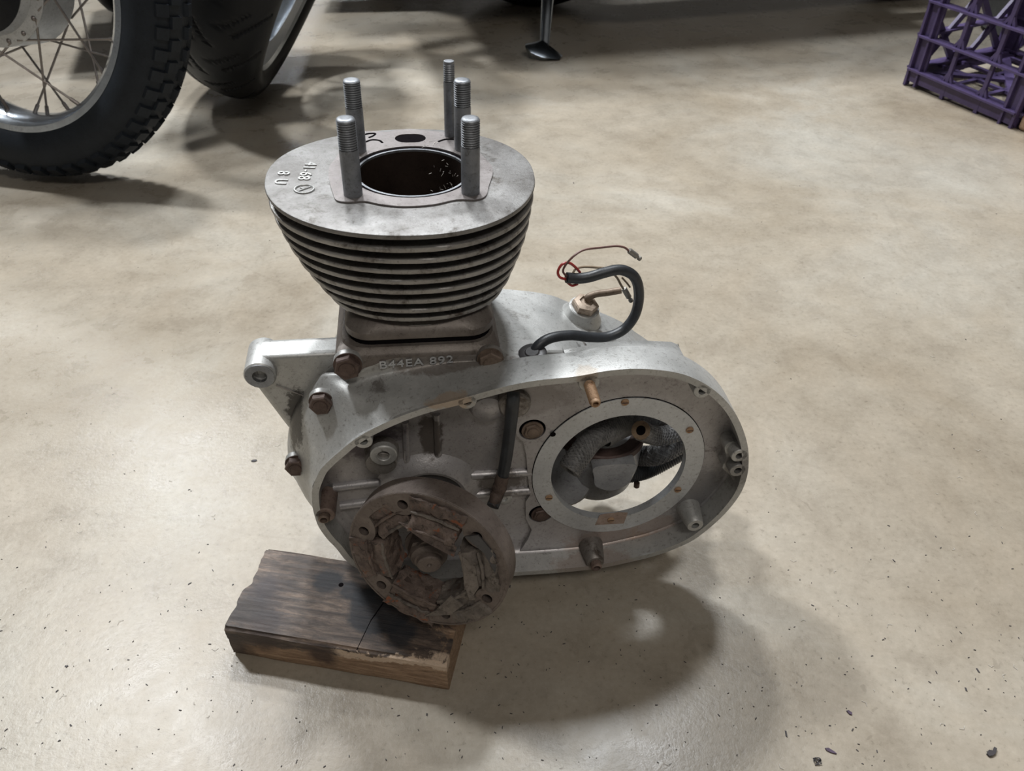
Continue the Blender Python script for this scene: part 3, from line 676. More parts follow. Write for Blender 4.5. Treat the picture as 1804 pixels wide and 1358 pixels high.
def conn(a, b2, r):
    A = Y(*a); B2 = Y(*b2); d = B2-A; L_ = d.length; mb = MB()
    lathe(mb, [(r*.8, 0), (r, 1), (r, L_*.62), (r*.8, L_*.66), (r*.55, L_*.7), (r*.55, L_*.76), (r*.85, L_*.82), (r*.8, L_*.94), (r*.3, L_)], A, d, 16)
    eng('bullet_connector', mb, M['connector'], cable)
conn((1108, 441, -29), (1129, 457, -27), 2.3); conn((1099, 508, -27), (1113, 532, -26), 2.3)
# cable run inside the case down to the stator
mb = MB(); tube(mb, spline([Y(904, 690, -88), Y(904, 706, -92), Y(901, 735, -93), Y(896, 775, -93), Y(891, 810, -94), Y(884, 845, -96), Y(876, 872, -100), Y(868, 892, -108)], 8), [5.0]*40+[5.2]*17, 18)
inner = eng('stator_lead', mb, M['rubber'])
mb = MB(); tube(mb, spline([Y(886, 838, -96.5), Y(878, 865, -100), Y(868, 890, -108)], 6), [5.4, 5.6, 5.9, 5.5, 5.8, 6.2, 5.7, 5.4, 5.8, 5.3, 4.8, 4.2, 3.5], 14); o = eng('torn_sheath', mb, M['rust'], inner); noisy(o, .0009, 260)
# --- crankshaft end and nut
mb = MB(); lathe(mb, [(14, -10), (14, 48), (11.5, 50), (11.5, 62)], (CRX, YF, CRZ), (0, -1, 0), 32); crank = eng('crankshaft', mb, M['rustrim'])
mb = MB(); lathe(mb, [(24, 2), (24, 5), (16, 5.5)], (CRX, YF, CRZ), (0, -1, 0), 40); eng('shaft_washer', mb, M['white'], crank)
NC = Y(756, 978, -142)
mb = MB(); hexhead(mb, (NC.x, -128, NC.z+.0), 17.5, 12, (0, -1, 0), .25, False, 19); lathe(mb, [(15.5, 11), (14.5, 16), (12.4, 18), (11.8, 19.6), (9.8, 19.6)], (NC.x, -128, NC.z), (0, -1, 0), 32); eng('crank_nut', mb, M['rustrim'], crank, ang=30)
mb = MB(); lathe(mb, [(9.8, 15), (9.8, 23), (8.8, 24), (2.2, 24), (1.2, 22), (.01, 22)], (NC.x, -128, NC.z), (0, -1, 0), 28); eng('shaft_end', mb, M['rustrim'], crank)
# --- alternator stator (leaning ring of six coils hung over the crank nut)
SCN = Vector((-4.6, -157, -247.5)); nw = Vector((-.281, -.944, .170)); 
nE = (RM.transposed() @ nw).normalized()
SR = frame(nE, (0, 0, 1)); SM = Matrix.Translation(SCN) @ SR.to_4x4()     # local: z out towards viewer, y up, x right
TH = 20.0
def rr(a): return a
mb = MB()
ears = [math.radians(d) for d in (112, 165, 225, 288, 337, 45)]
inner_out = []
for i in range(240):
    a = 2*PI*i/240; r = 56.5
    for e in ears:
        d = abs((a-e+PI) % (2*PI)-PI); 
        if d < .27: r = min(r, 56.5-11.5*math.cos(d/.27*PI/2)**.45)
    inner_out.append((r*math.cos(a), r*math.sin(a)))
outer = circ(0, 0, 65.5, 240); eh = [circ(54.5*math.cos(e), 54.5*math.sin(e), 4.3, 20) for e in ears[:]]
ext(mb, outer, [inner_out]+eh, 0, -TH, 'z'); mb.xf(SM)
stator = eng('alternator_stator', mb, M['rustrim'], ang=30)
mb = MB()
for e in ears: lathe(mb, [(4.4, -7), (.01, -7)], (54.5*math.cos(e), 54.5*math.sin(e), 0), (0, 0, 1), 20)
mb.xf(SM); eng('bolt_hole_shadow', mb, M['black'], stator)
mb = MB(); lathe(mb, [(65.8, -19.6), (65.8, -.8), (65.0, 0.3), (63.6, .35)], (0, 0, 0), (0, 0, 1), 96); mb.f = mb.f[:-2]; mb.xf(SM); o = eng('rim_band', mb, M['rustrim'], stator)
def coil(deg, w, rin_, rout, z0, z1, lean, seed, mt='coil', spread=0):
    g = MB(); nx, nr, nz = 16, 10, 9; A = math.radians(deg); t = Vector((-math.sin(A), math.cos(A), 0)); rad = Vector((math.cos(A), math.sin(A), 0))
    idx = {}; vs = []; fs = []
    def P(i, j, k):
        key = (i, j, k)
        if key not in idx:
            u = i/nx*2-1; q = j/nr; h = k/nz
            r = rin_+(rout-rin_)*q; ww = w*(.86+.2*q)*(.5)
            zz = z0+(z1-z0)*h+lean*(1-q)*4
            # waist between inner and outer flanges
            pinch = math.exp(-((q-.52)/.13)**2)
            zz -= pinch*3.6*(h > .5)*h; ww *= 1-pinch*.07
            rr_ = r-(u*u)*1.5-((1-h)*1.0)
            p = rad*rr_+t*(u*ww)+Vector((0, 0, zz))
            N1 = noise.noise_vector(p*.13+Vector((seed, 0, 0))); N2 = noise.noise_vector(p*.42+Vector((0, seed, 0)))
            lam = math.sin(r*2.6+N1.x*3)*.35
            p += N1*2.4+N2*1.1+Vector((0, 0, lam))
            idx[key] = len(vs); vs.append(p)
        return idx[key]
    for i in range(nx):
        for j in range(nr):
            fs.append((P(i, j, 0), P(i+1, j, 0), P(i+1, j+1, 0), P(i, j+1, 0))); fs.append((P(i, j, nz), P(i, j+1, nz), P(i+1, j+1, nz), P(i+1, j, nz)))
    for i in range(nx):
        for k in range(nz):
            fs.append((P(i, 0, k), P(i, 0, k+1), P(i+1, 0, k+1), P(i+1, 0, k))); fs.append((P(i, nr, k), P(i+1, nr, k), P(i+1, nr, k+1), P(i, nr, k+1)))
    for j in range(nr):
        for k in range(nz):
            fs.append((P(0, j, k), P(0, j+1, k), P(0, j+1, k+1), P(0, j, k+1))); fs.append((P(nx, j, k), P(nx, j, k+1), P(nx, j+1, k+1), P(nx, j+1, k)))
    g.add(vs, fs).xf(SM); o = eng('coil', g, M[mt], stator, ang=55)
    # curled edges of the torn tape wrapping
    for e_, rr2 in ((0, rin_+1.5), (1, rin_+(rout-rin_)*.56)):
        m2 = MB(); pts = []
        for k in range(9):
            u = k/8*2-1; pts.append(SM @ (rad*(rr2-u*u*1.6)+t*(u*w*.46)+Vector((0, 0, z1+lean*(3.6-3*e_)+noise.noise(Vector((u*3, seed, e_)))*1.6))))
        tube(m2, pts, [1.0, 1.3, 1.1, 1.5, 1.2, 1.6, 1.1, 1.3, .8], 8)
        eng('wrap_edge', m2, M['coilpale' if (seed+e_) % 2 else mt], stator)
    m3 = MB(); c0 = rad*(rin_-.5)+Vector((0, 0, (z0+z1)/2-1)); 
    pole = []
    for sx, sz in ((-1, -1), (1, -1), (1, 1), (-1, 1)): pole.append(c0+t*sx*w*.30+Vector((0, 0, sz*7)))
    m3.add([SM @ p for p in pole]+[SM @ (p+rad*6) for p in pole], [(0, 1, 2, 3), (0, 4, 5, 1), (1, 5, 6, 2), (2, 6, 7, 3), (3, 7, 4, 0)]); eng('pole_face', m3, M['rust'], stator)
    return o
coil(136, 36, 35, 57, -23, -1, .3, 1); coil(82, 42, 32, 60, -21, 2.5, .9, 2); coil(194, 38, 33, 62, -25, 1, .5, 3); coil(256, 43, 37, 66, -24, 0, .9, 4); coil(312, 36, 35, 63, -22, 1, .6, 5, 'coilpale'); coil(10, 40, 31, 58, -24, 2, .7, 6, 'coilpale')
mb = MB()
def flap(pts, th=1.2):
    m_ = MB(); vs = [SM @ Vector(p) for p in pts]; d = SM.to_3x3() @ Vector((0, 0, -th)); n_ = len(vs)
    m_.add(vs+[v+d for v in vs], [tuple(range(n_)), tuple(range(2*n_-1, n_-1, -1))]+[(i, n_+i, n_+(i+1) % n_, (i+1) % n_) for i in range(n_)]); return m_
eng('torn_flap', flap([(-22, 36, 4), (0, 28, 8), (24, 20, 8), (25, 27, 5), (6, 36, 4)]), M['coil'], stator)
eng('torn_flap', flap([(22, -24, 5), (10, -44, 6), (0, -56, 4), (22, -46, 4), (33, -30, 5)]), M['coilpale'], stator)
eng('torn_flap', flap([(30, 20, 5), (34, -4, 9), (38, -22, 6), (44, -8, 4), (40, 12, 4)]), M['coilpale'], stator)
eng('torn_flap', flap([(30, 38, 3), (46, 28, 4), (57, 6, 2), (54, 26, 1), (40, 42, 2)]), M['seal'], stator)
# --- cup-shaped housing and cut hoses seen through the clutch opening
mb = MB(); CC = Vector((167, -2, -262))
lathe(mb, [(30, -70), (37, -60), (41, -40), (42, -8), (41, -1), (39, 0)], CC, (0, 0, 1), 48); cup = eng('drum_housing', mb, M['grey'])
mb = MB(); lathe(mb, [(42.5, -7), (42.5, 0), (41, 1.4), (30, 1.0), (29, -2), (29, -8)], CC, (0, 0, 1), 56); mb.f = mb.f[:-2]; eng('drum_lip', mb, M['redlip'], cup)
mb = MB(); lathe(mb, [(29, -6), (26, -5), (25, -3), (.01, -3)], CC, (0, 0, 1), 48); eng('drum_cap', mb, M['neck'], cup)
mb = MB(); tongue = smooth_poly([(-18, 0), (18, 0), (18, -14), (15, -26), (0, -33), (-15, -26), (-18, -14)], 4)
ext(mb, [(CC.x+3+q[0], CC.z-2+q[1]) for q in tongue], [], -52, -38); o = eng('drum_tongue', mb, M['grey'], cup)
mb = MB(); box(mb, (96, -30, -330), (140, 10, -318)); eng('lower_bracket', mb, M['grey'], cup)
mb = MB(); lathe(mb, [(34, -24), (34, 0), (30, 6), (.01, 8)], (126, -25, -300), (-.2, -1, .4), 36); eng('side_dome', mb, M['grey'], cup)
def hose(pts, r, m='braid', ringed=None, cut=None, nm='cut_hose'):
    P = spline([Y(*q) for q in pts], 22); rs = []
    for i in range(len(P)): rs.append(r*(1+(.035*math.sin(i*PI) if 0 else 0))+(.8*(i % 2) if ringed else 0))
    mb = MB(); tube(mb, P, rs, 22, cap=False); o = eng(nm, mb, M[m])
    if not ringed:   # braided strands as raised relief
        mb2 = MB(); Ls = len(P)
        for st in range(10):
            for sg in (1, -1):
                q = []
                t_ = (P[1]-P[0]).normalized(); u = t_.orthogonal().normalized()
                for i, p in enumerate(P):
                    t_ = (P[min(i+1, Ls-1)]-P[max(i-1, 0)]).normalized(); u = (u-t_*u.dot(t_)).normalized(); w = t_.cross(u)
                    a = 2*PI*st/10+sg*i*.16; q.append(p+(u*math.cos(a)+w*math.sin(a))*(r+.1))
                tube(mb2, q, .75, 4)
        eng('braid_strands', mb2, M['braid'], o)
    if cut:
        d = (P[0]-P[1]).normalized(); mb = MB(); lathe(mb, [(r+.2, -1), (r+.1, .6), (r*.55, .8), (r*.52, -.5)], P[0], d, 28); mb.f = mb.f[:-2]; eng('cut_end', mb, M[cut if cut != 'black' else 'braid'], o); mb = MB(); lathe(mb, [(r*.56, -.4), (.01, -.5)], P[0], d, 24); eng('hose_bore', mb, M['black'], o)
    return o
hose([(1003, 828, -84), (1022, 800, -74), (1043, 774, -62), (1066, 760, -52), (1085, 752, -44)], 9.6, cut='black')
hose([(1060, 764, -50), (1088, 748, -42), (1115, 738, -34), (1140, 736, -26)], 12.8, 'braid', ringed=True, nm='ribbed_sleeve')
hose([(1120, 738, -33), (1150, 728, -18), (1185, 735, 0), (1215, 748, 12)], 11.0)
hose([(1129, 758, -66), (1142, 764, -56), (1165, 768, -44), (1200, 758, -30), (1225, 744, -16)], 8.2, cut='hosecut')
hose([(1105, 800, 10), (1135, 803, -14), (1160, 800, -26), (1190, 785, -20), (1220, 765, -14)], 9.5)
hose([(1075, 835, -14), (1120, 830, -10), (1150, 820, -6), (1190, 798, 0), (1225, 775, 8)], 10.0, 'rubber', ringed=True, nm='lower_hose')
mb = MB(); lathe(mb, [(3, 0), (3, 5), (2, 6)], Y(1122, 850, -20), (0, -.2, -1), 12); eng('drain_stub', mb, M['bolt'], cup)

# ------------------------------------------------------------------ wood block
wb = empty('wood_block'); bx0 = Vector((-.054, .341, 0)); dx = Vector((.188, -.034, 0)).normalized(); dy = Vector((-dx.y, dx.x, 0))
L_, Wd, Hb = .195, .088, .041
nx, ny, nz = 66, 30, 14; idx = {}; vs = []; fs = []
def WP(i, j, k):
    if (i, j, k) not in idx:
        x, y, z = L_*i/nx, Wd*j/ny, Hb*k/nz; e = 0
        left = max(0, 1-x/.035)
        q = Vector((x, y, z))
        x2 = x-.0015*left*(math.sin(y*70+.6))+left*noise.noise(q*60)*.004+left*noise.noise(q*200)*.0015
        cx = min(x, L_-x); cy = min(y, Wd-y); cz = min(z, Hb-z)
        rnd = .0016; 
        zt = z+noise.noise(Vector((x*14, y*60, 1)))*.0006+(noise.noise(q*170)*.0010*left if k == nz else 0)
        y2 = y+noise.noise(Vector((x*25, z*60, 3)))*.0012*(j in (0, ny))
        if cy < 1e-6 and cz < 1e-6: y2 += .0022 if y < Wd/2 else -.0022; zt += (-.0016 if z > 0 else 0)
        if cy < 1e-6 and x > .09 and z > Hb*.6: y2 += abs(noise.noise(q*160))*.0014
        if k == 0: zt = 0
        idx[(i, j, k)] = len(vs); vs.append((x2, y2, max(0, zt)))
    return idx[(i, j, k)]
for i in range(nx):
    for j in range(ny):
        fs += [(WP(i, j, 0), WP(i, j+1, 0), WP(i+1, j+1, 0), WP(i+1, j, 0)), (WP(i, j, nz), WP(i+1, j, nz), WP(i+1, j+1, nz), WP(i, j+1, nz))]
for i in range(nx):
    for k in range(nz):
        fs += [(WP(i, 0, k), WP(i+1, 0, k), WP(i+1, 0, k+1), WP(i, 0, k+1)), (WP(i, ny, k), WP(i, ny, k+1), WP(i+1, ny, k+1), WP(i+1, ny, k))]
for j in range(ny):
    for k in range(nz):
        fs += [(WP(0, j, k), WP(0, j, k+1), WP(0, j+1, k+1), WP(0, j+1, k)), (WP(nx, j, k), WP(nx, j+1, k), WP(nx, j+1, k+1), WP(nx, j, k+1))]
bpy.data.objects.remove(wb)
o = finish('wood_block', vs, fs, M['wood'], None, True, 40)
o.location = bx0-dx*L_; o.rotation_euler = (0, 0, math.atan2(dx.y, dx.x))
meta(o, 'short scorched timber offcut with blue-black stains propping up the engine', 'wood block')
mbk = MB(); tube(mbk, [(.118, .001, .0405), (.121, .030, .0412), (.127, .052, .0412)], .0005, 5)
finish('saw_kerf', mbk.v, mbk.f, M['black'], o); mbk = MB(); lathe(mbk, [(.0026, .0), (.002, .0006), (.0005, .0008)], (.083, .060, .0408), (0, 0, 1), 9); finish('knot', mbk.v, mbk.f, M['black'], o)

# ------------------------------------------------------------------ motorcycles behind (wheels in view, bodies above the frame)
def torus_mesh(R, w, h, nseg=128, npf=28, groove=None):
    # tyre: axis = local Y; R outer radius, w width, h section height
    vs = []; fs = []
    for i in range(nseg):
        a = 2*PI*i/nseg
        for j in range(npf):
            b = 2*PI*j/npf; y = w/2*math.cos(b); r = R-h/2+h/2*math.sin(b)*(1 if math.sin(b) > 0 else 1)
            e = .8; y = w/2*math.copysign(abs(math.cos(b))**e, math.cos(b))
            if groove: r, y = groove(a, b, r, y)
            vs.append((r*math.cos(a), y, r*math.sin(a)))
    for i in range(nseg):
        for j in range(npf): fs.append((i*npf+j, i*npf+(j+1) % npf, ((i+1) % nseg)*npf+(j+1) % npf, ((i+1) % nseg)*npf+j))
    return vs, fs
def ring_mesh(prof, n=96):
    mb = MB(); lathe(mb, prof, (0, 0, 0), (0, 1, 0), n, closed=True); return mb
def place(o, loc, xaxis, yaxis):
    y = Vector(yaxis).normalized(); x = Vector(xaxis); x = (x-y*x.dot(y)).normalized(); z = x.cross(y)
    m = Matrix((x, y, z)).transposed().to_4x4(); m.translation = Vector(loc); o.matrix_world = m
M['black'].node_tree.nodes['Principled BSDF'].inputs['Specular IOR Level'].default_value = 0
for k in ('tyre', 'tyre2', 'dark'): M[k].node_tree.nodes['Principled BSDF'].inputs['Specular IOR Level'].default_value = .22
# left motorcycle: spoked wheel with blocky tyre
w1 = empty('motorcycle'); R1 = .325
vs, fs = torus_mesh(R1-.006, .100, .092); tyre = finish('tyre', vs, fs, M['tyre'], w1, True, 60)
blk = MB(); 
blk.add([(-.0105, -.011, -.004), (.0105, -.011, -.004), (.0105, .011, -.004), (-.0105, .011, -.004), (-.0088, -.0095, .0055), (.0088, -.0095, .0055), (.0088, .0095, .0055), (-.0088, .0095, .0055)], [(0, 3, 2, 1), (4, 5, 6, 7), (0, 1, 5, 4), (1, 2, 6, 5), (2, 3, 7, 6), (3, 0, 4, 7)])
blkm = None; NB = 58
for row, (th, off, sx) in enumerate(((math.radians(46), 0, 1.0), (math.radians(72), .5, 1.0), (math.radians(103), 0, .9), (math.radians(129), .5, 1.0))):
    for i in range(NB):
        a = 2*PI*(i+off)/NB
        hh = .046; y = .050*math.copysign(abs(math.cos(th))**.8, math.cos(th)); r = R1-.006-hh+hh*math.sin(th)
        nrm = Vector((math.cos(a)*math.sin(th), math.cos(th), math.sin(a)*math.sin(th))).normalized(); tan = Vector((-math.sin(a), 0, math.cos(a)))
        if blkm is None:
            o = finish('tread_block', blk.v, blk.f, M['tyre'], tyre, False); blkm = o
        else:
            o = blkm.copy(); C.objects.link(o); o.parent = tyre
        m = Matrix((tan, nrm.cross(tan)*-1, nrm)).transposed().to_4x4(); m.translation = Vector((r*math.cos(a), y, r*math.sin(a))); o.matrix_local = m
RR = R1-.088
mb = ring_mesh([(RR+.008, -.036), (RR+.006, -.041), (RR-.004, -.041), (RR-.012, -.034), (RR-.018, -.016), (RR-.018, .016), (RR-.012, .034), (RR-.004, .041), (RR+.006, .041), (RR+.008, .036)], 128)
rimo = finish('rim', mb.v, mb.f, M['chrome'], w1, True, 40)
RH = .108
mb = MB(); lathe(mb, [(.02, -.06), (RH-.024, -.058), (RH-.018, -.045), (RH, -.040), (RH, .030), (RH-.01, .04), (.02, .05)], (0, 0, 0), (0, 1, 0), 72); hub = finish('hub', mb.v, mb.f, M['hub'], w1, True, 40)
mb = MB(); lathe(mb, [(RH-.022, -.062), (.02, -.075), (.005, -.085)], (0, 0, 0), (0, 1, 0), 48); finish('brake_plate', mb.v, mb.f, M['dark'], hub, True, 30)
for i in range(18):
    mb = MB(); a = 2*PI*i/18; lathe(mb, [(.004, 0), (.004, .003), (.002, .005)], ((RH-.009)*math.cos(a), -.0405, (RH-.009)*math.sin(a)), (0, -1, 0), 8); finish('rivet', mb.v, mb.f, M['spoke'], hub)
for i in range(36):
    a = 2*PI*(i+.5)/36; side = -1 if i % 2 else 1; tw = .62 if (i//2) % 2 else -.62
    A = Vector(((RH-.006)*math.cos(a+tw*1.3), side*.041, (RH-.006)*math.sin(a+tw*1.3))); B2 = Vector(((RR-.014)*math.cos(a), side*.006, (RR-.014)*math.sin(a)))
    mb = MB(); tube(mb, [A, B2], .0019, 6); s = finish('spoke', mb.v, mb.f, M['spoke'], rimo)
    mb = MB(); tube(mb, [B2.lerp(A, .12), B2], .0032, 6); finish('nipple', mb.v, mb.f, M['spoke'], rimo)
W1 = Vector((-.83, 1.40, .0)); ax1 = Vector((.22, .95, -.20)).normalized()
W1.z = R1*math.sqrt(1-ax1.z**2)+.045*abs(ax1.z)
place(w1, W1, (1, 0, 0), ax1)
meta(w1, 'motorcycle at top left with spoked chrome rim and blocky tyre, nearest to the engine', 'motorcycle')

# second motorcycle: wide road tyre with pale rim band
w2 = empty('motorcycle'); R2 = .33
def groove2(a, b, r, y):
    s = math.sin(b)
    if s > .12:
        t = (a*22/(2*PI)+abs(math.cos(b))*1.15+(.5 if math.cos(b) > 0 else 0)) % 1
        q1 = abs(t-.5)/.055; q2 = abs(t-.12)/.04
        if q1 < 1 and .25 < abs(math.cos(b)) < .93: r -= .0045*(1-q1*q1)
        if q2 < 1 and abs(math.cos(b)) < .5: r -= .004*(1-q2*q2)
    return r, y
vs, fs = torus_mesh(R2, .175, .105, 720, 90, groove2); tyre2 = finish('tyre', vs, fs, M['tyre2'], w2, True, 30)
RR2 = R2-.080
mb = ring_mesh([(RR2+.012, -.060), (RR2+.010, -.072), (RR2-.004, -.074), (RR2-.022, -.060), (RR2-.03, -.02), (RR2-.03, .02), (RR2-.022, .060), (RR2-.004, .074), (RR2+.010, .072), (RR2+.012, .060)], 128); rim2 = finish('rim', mb.v, mb.f, M['chrome'], w2, True, 40)
mb = ring_mesh([(RR2-.006, -.066), (RR2-.006, -.069), (RR2-.062, -.060), (RR2-.062, -.057)], 128); finish('pale_rim_band', mb.v, mb.f, M['ww'], rim2, True, 40)
mb = MB(); lathe(mb, [(.02, -.07), (.07, -.06), (.075, .06), (.02, .07)], (0, 0, 0), (0, 1, 0), 36); hub2 = finish('hub', mb.v, mb.f, M['chrome'], w2, True, 40)
for i in range(28):
    a = 2*PI*(i+.5)/28; side = -1 if i % 2 else 1; tw = .5 if (i//2) % 2 else -.5
    mb = MB(); tube(mb, [(.07*math.cos(a+tw), side*.05, .07*math.sin(a+tw)), ((RR2-.026)*math.cos(a), side*.02, (RR2-.026)*math.sin(a))], .0022, 6); finish('spoke', mb.v, mb.f, M['chrome'], rim2)
ax2 = Vector((-.85, .02, .50)).normalized(); W2 = Vector((-.475, 1.785, 0)); W2.z = .312
place(w2, W2, (0, 1, 0), ax2)
meta(w2, 'motorcycle behind the spoked one, wide smooth road tyre with a pale rim band', 'motorcycle')
# unseen bodies, added above the picture to shade the floor: frame, engine, tank, seat
def bikebody(root, p0, dirv, Lb=1.45, wd=.15):
    d = Vector(dirv).normalized(); s = Vector((-d.y, d.x, 0)); inv = root.matrix_world.inverted()
    def pt(l, q, z): return p0+d*l+s*q+Vector((0, 0, z))
    def part(nm, mb, mt): 
        mb.xf(inv); return finish(nm, mb.v, mb.f, mt, root, True, 40)
    mb = MB(); g = [(-.25, -.2), (.25, -.22), (.3, .1), (.1, .28), (-.22, .2)]
    vs = [pt(.72+a*(1+wd), -wd, .42+b) for a, b in g]+[pt(.72+a*(1+wd), wd, .42+b) for a, b in g]; mb.add(vs, [(0, 1, 2, 3, 4), (9, 8, 7, 6, 5)]+[(i, (i+1) % 5, 5+(i+1) % 5, 5+i) for i in range(5)]); part('bike_engine', mb, M['dark'])
    mb = MB(); tube(mb, [pt(.0, .09, .33), pt(.16, .09, .7), pt(.25, .08, .95)], .025, 10); tube(mb, [pt(.0, -.09, .33), pt(.16, -.09, .7), pt(.25, -.08, .95)], .025, 10); tube(mb, [pt(.25, 0, .9), pt(.5, 0, .3), pt(.95, 0, .3), pt(1.0, 0, .75)], .02, 8); tube(mb, [pt(.98, .1, .32), pt(1.42, .1, .32)], .022, 8); tube(mb, [pt(.5, -.2, .18), pt(1.5, -.2, .2)], .035, 10); part('bike_frame', mb, M['dark'])
    mb = MB(); lathe(mb, [(.02, 0), (.12, .05), (.16, .2), (.15, .4), (.08, .55), (.02, .58)], pt(.32, 0, .82), d, 20); part('fuel_tank', mb, M['dark'])
    mb = MB(); lathe(mb, [(.05, 0), (.13, .08), (.14, .5), (.06, .62)], pt(.85, 0, .80), d, 16); part('bike_seat', mb, M['dark'])
    mb = MB(); box(mb, (0, 0, 0), (.01, .01, .01)) if 0 else tube(mb, [pt(.28, -.36, 1.0), pt(.3, 0, 1.05), pt(.28, .36, 1.0)], .018, 8); part('handlebar', mb, M['dark'])
    if wd > .2:  # extra slab-sided mass, added to widen the shade on the floor
        mb = MB(); g = [(-.62, -.10), (.55, -.18), (.7, .25), (.2, .5), (-.6, .4)]
        vs = [pt(.55+a, sd*.30+sd*.0, .45+b) for sd in (-1, 1) for a, b in g]; mb.add(vs, [(0, 1, 2, 3, 4), (9, 8, 7, 6, 5)]+[(i, (i+1) % 5, 5+(i+1) % 5, 5+i) for i in range(5)]); part('shade_fairing', mb, M['dark'])
    vs, fs = torus_mesh(.31, .12, .10, 48, 14); mb = MB(); mb.add(vs, fs)
    y = s; z = Vector((0, 0, 1)); m = Matrix((d, y, z)).transposed().to_4x4(); m.translation = pt(Lb, 0, .31); mb.xf(m); part('rear_tyre', mb, M['tyre2'])
bpy.context.view_layer.update()
bikebody(w1, Vector((-.84, 1.52, 0)), (-.27, .9, 0), Lb=.98)
bikebody(w2, Vector((-.42, 2.02, 0)), (-.06, 1, 0), wd=.19)
# third motorcycle: chrome side stand and dark rear tyre at the top of the picture
w3 = empty('motorcycle'); w3.location = (.10, 2.9, 0); bpy.context.view_layer.update()
inv = w3.matrix_world.inverted()
mb = MB(); tube(mb, [(.115, 2.40, .33), (.098, 2.22, .19), (.085, 2.09, .055), (.082, 2.05, .022)], [.019, .018, .014, .012], 12)
mb.xf(inv); st = finish('side_stand', mb.v, mb.f, M['chrome'], w3)
mb = MB(); g = [(-.045, -.02, .028), (-.03, -.035, .018), (.0, -.045, .010), (.04, -.040, .004), (.05, -.01, .004), (.02, .02, .010), (-.02, .022, .022), (-.045, .0, .03)]
c0 = Vector((.078, 2.045, 0)); mb.add([c0+Vector(q) for q in g]+[c0+Vector((q[0]*.8, q[1]*.8, 0)) for q in g]+[c0+Vector((0, 0, .038))], [tuple(range(15, 7, -1))]+[(i, 8+i, 8+(i+1) % 8, (i+1) % 8) for i in range(8)]+[(i, (i+1) % 8, 16) for i in range(8)])
mb.xf(inv); finish('stand_foot', mb.v, mb.f, M['chrome'], st, True, 60)
vs, fs = torus_mesh(.33, .17, .12, 64, 16); mb = MB(); mb.add(vs, fs); d = Vector((.93, -.35, 0)).normalized(); m = Matrix((d, Vector((-d.y, d.x, 0)), Vector((0, 0, 1)))).transposed().to_4x4(); m.translation = Vector((.06, 2.55, .325)); mb.xf(m); mb.xf(inv); finish('tyre', mb.v, mb.f, M['tyre2'], w3)
meta(w3, 'motorcycle at the top edge, only its chrome side stand and dark tyre showing', 'motorcycle')
bikebody(w3, Vector((-.22, 2.27, 0)), (.97, .24, 0), wd=.27)

# ------------------------------------------------------------------ purple crate
crate = empty('plastic_crate')
def cbar(pts, w, d, nrm):
    """flat bar along pts: w in-plane width, d depth along nrm"""
    mb = MB(); P = [Vector(p) for p in pts]; nn_ = Vector(nrm).normalized(); vs = []; fs = []
    for i, p in enumerate(P):
        t = (P[min(i+1, len(P)-1)]-P[max(i-1, 0)]).normalized(); s = t.cross(nn_).normalized()
        vs += [p+s*w/2+nn_*d/2, p-s*w/2+nn_*d/2, p-s*w/2-nn_*d/2, p+s*w/2-nn_*d/2]
    for i in range(len(P)-1):
        for k in range(4): fs.append((i*4+k, i*4+(k+1) % 4, i*4+4+(k+1) % 4, i*4+4+k))
    fs += [(0, 1, 2, 3), tuple(len(vs)-4+k for k in (3, 2, 1, 0))]; mb.add(vs, fs); return mb
CL, CW, CH = .285, .30, .27
def cpart(nm, mb, par=None): return finish(nm, mb.v, mb.f, M['purple'], par or crate, True, 30)
def face(origin, ux, nrm, Lf, cross, nm):
    """open lattice wall of the crate"""
    ux = Vector(ux); uz = Vector((0, 0, 1)); o0 = Vector(origin)
    def q(a, z): return o0+ux*a+uz*z
    fr = cpart(nm, cbar([q(0, .013), q(Lf, .013)], .026, .006, nrm))
    cpart('lattice_bar', cbar([q(0, CH-.015), q(Lf, CH-.015)], .03, .008, nrm), fr)
    for zz in (.027, .099, .171, .240): cpart('ledge', cbar([q(0, zz), q(Lf, zz)], .004, .024, nrm), fr)
    if not cross:
        for a in (Lf*.36, Lf*.68): cpart('lattice_bar', cbar([q(a, -.008), q(a, CH)], .0085, .007, nrm), fr)
        for a in (Lf*.36, Lf*.68):
            for zz in (.027, .099, .171):
                for sg in (1, -1):
                    cpart('lattice_bar', cbar([q(a+sg*.012, zz+.001), q(a+sg*.003, zz+.018)], .006, .006, nrm), fr)
    else:
        half = Lf/2
        for k in range(2):
            a0 = k*half; cpart('lattice_bar', cbar([q(a0, .0), q(a0+half, CH*.62)], .014, .008, nrm), fr); cpart('lattice_bar', cbar([q(a0, CH*.62), q(a0+half, 0)], .014, .008, nrm), fr)
            cpart('lattice_bar', cbar([q(a0, CH*.62), q(a0+half*.6, CH)], .014, .008, nrm), fr); cpart('lattice_bar', cbar([q(a0+half, CH*.62), q(a0+half*.4, CH)], .014, .008, nrm), fr)
        cpart('lattice_bar', cbar([q(half, 0), q(half, CH)], .018, .008, nrm), fr); cpart('lattice_bar', cbar([q(half-.03, .02), q(half+.03, .02)], .05, .008, nrm), fr)
face((0, 0, 0), (1, 0, 0), (0, 1, 0), CL, False, 'front_wall')
face((0, CW, 0), (1, 0, 0), (0, 1, 0), CL, True, 'back_wall')
face((0, 0, 0), (0, 1, 0), (1, 0, 0), CW, True, 'side_wall'); face((CL, 0, 0), (0, 1, 0), (1, 0, 0), CW, True, 'side_wall')
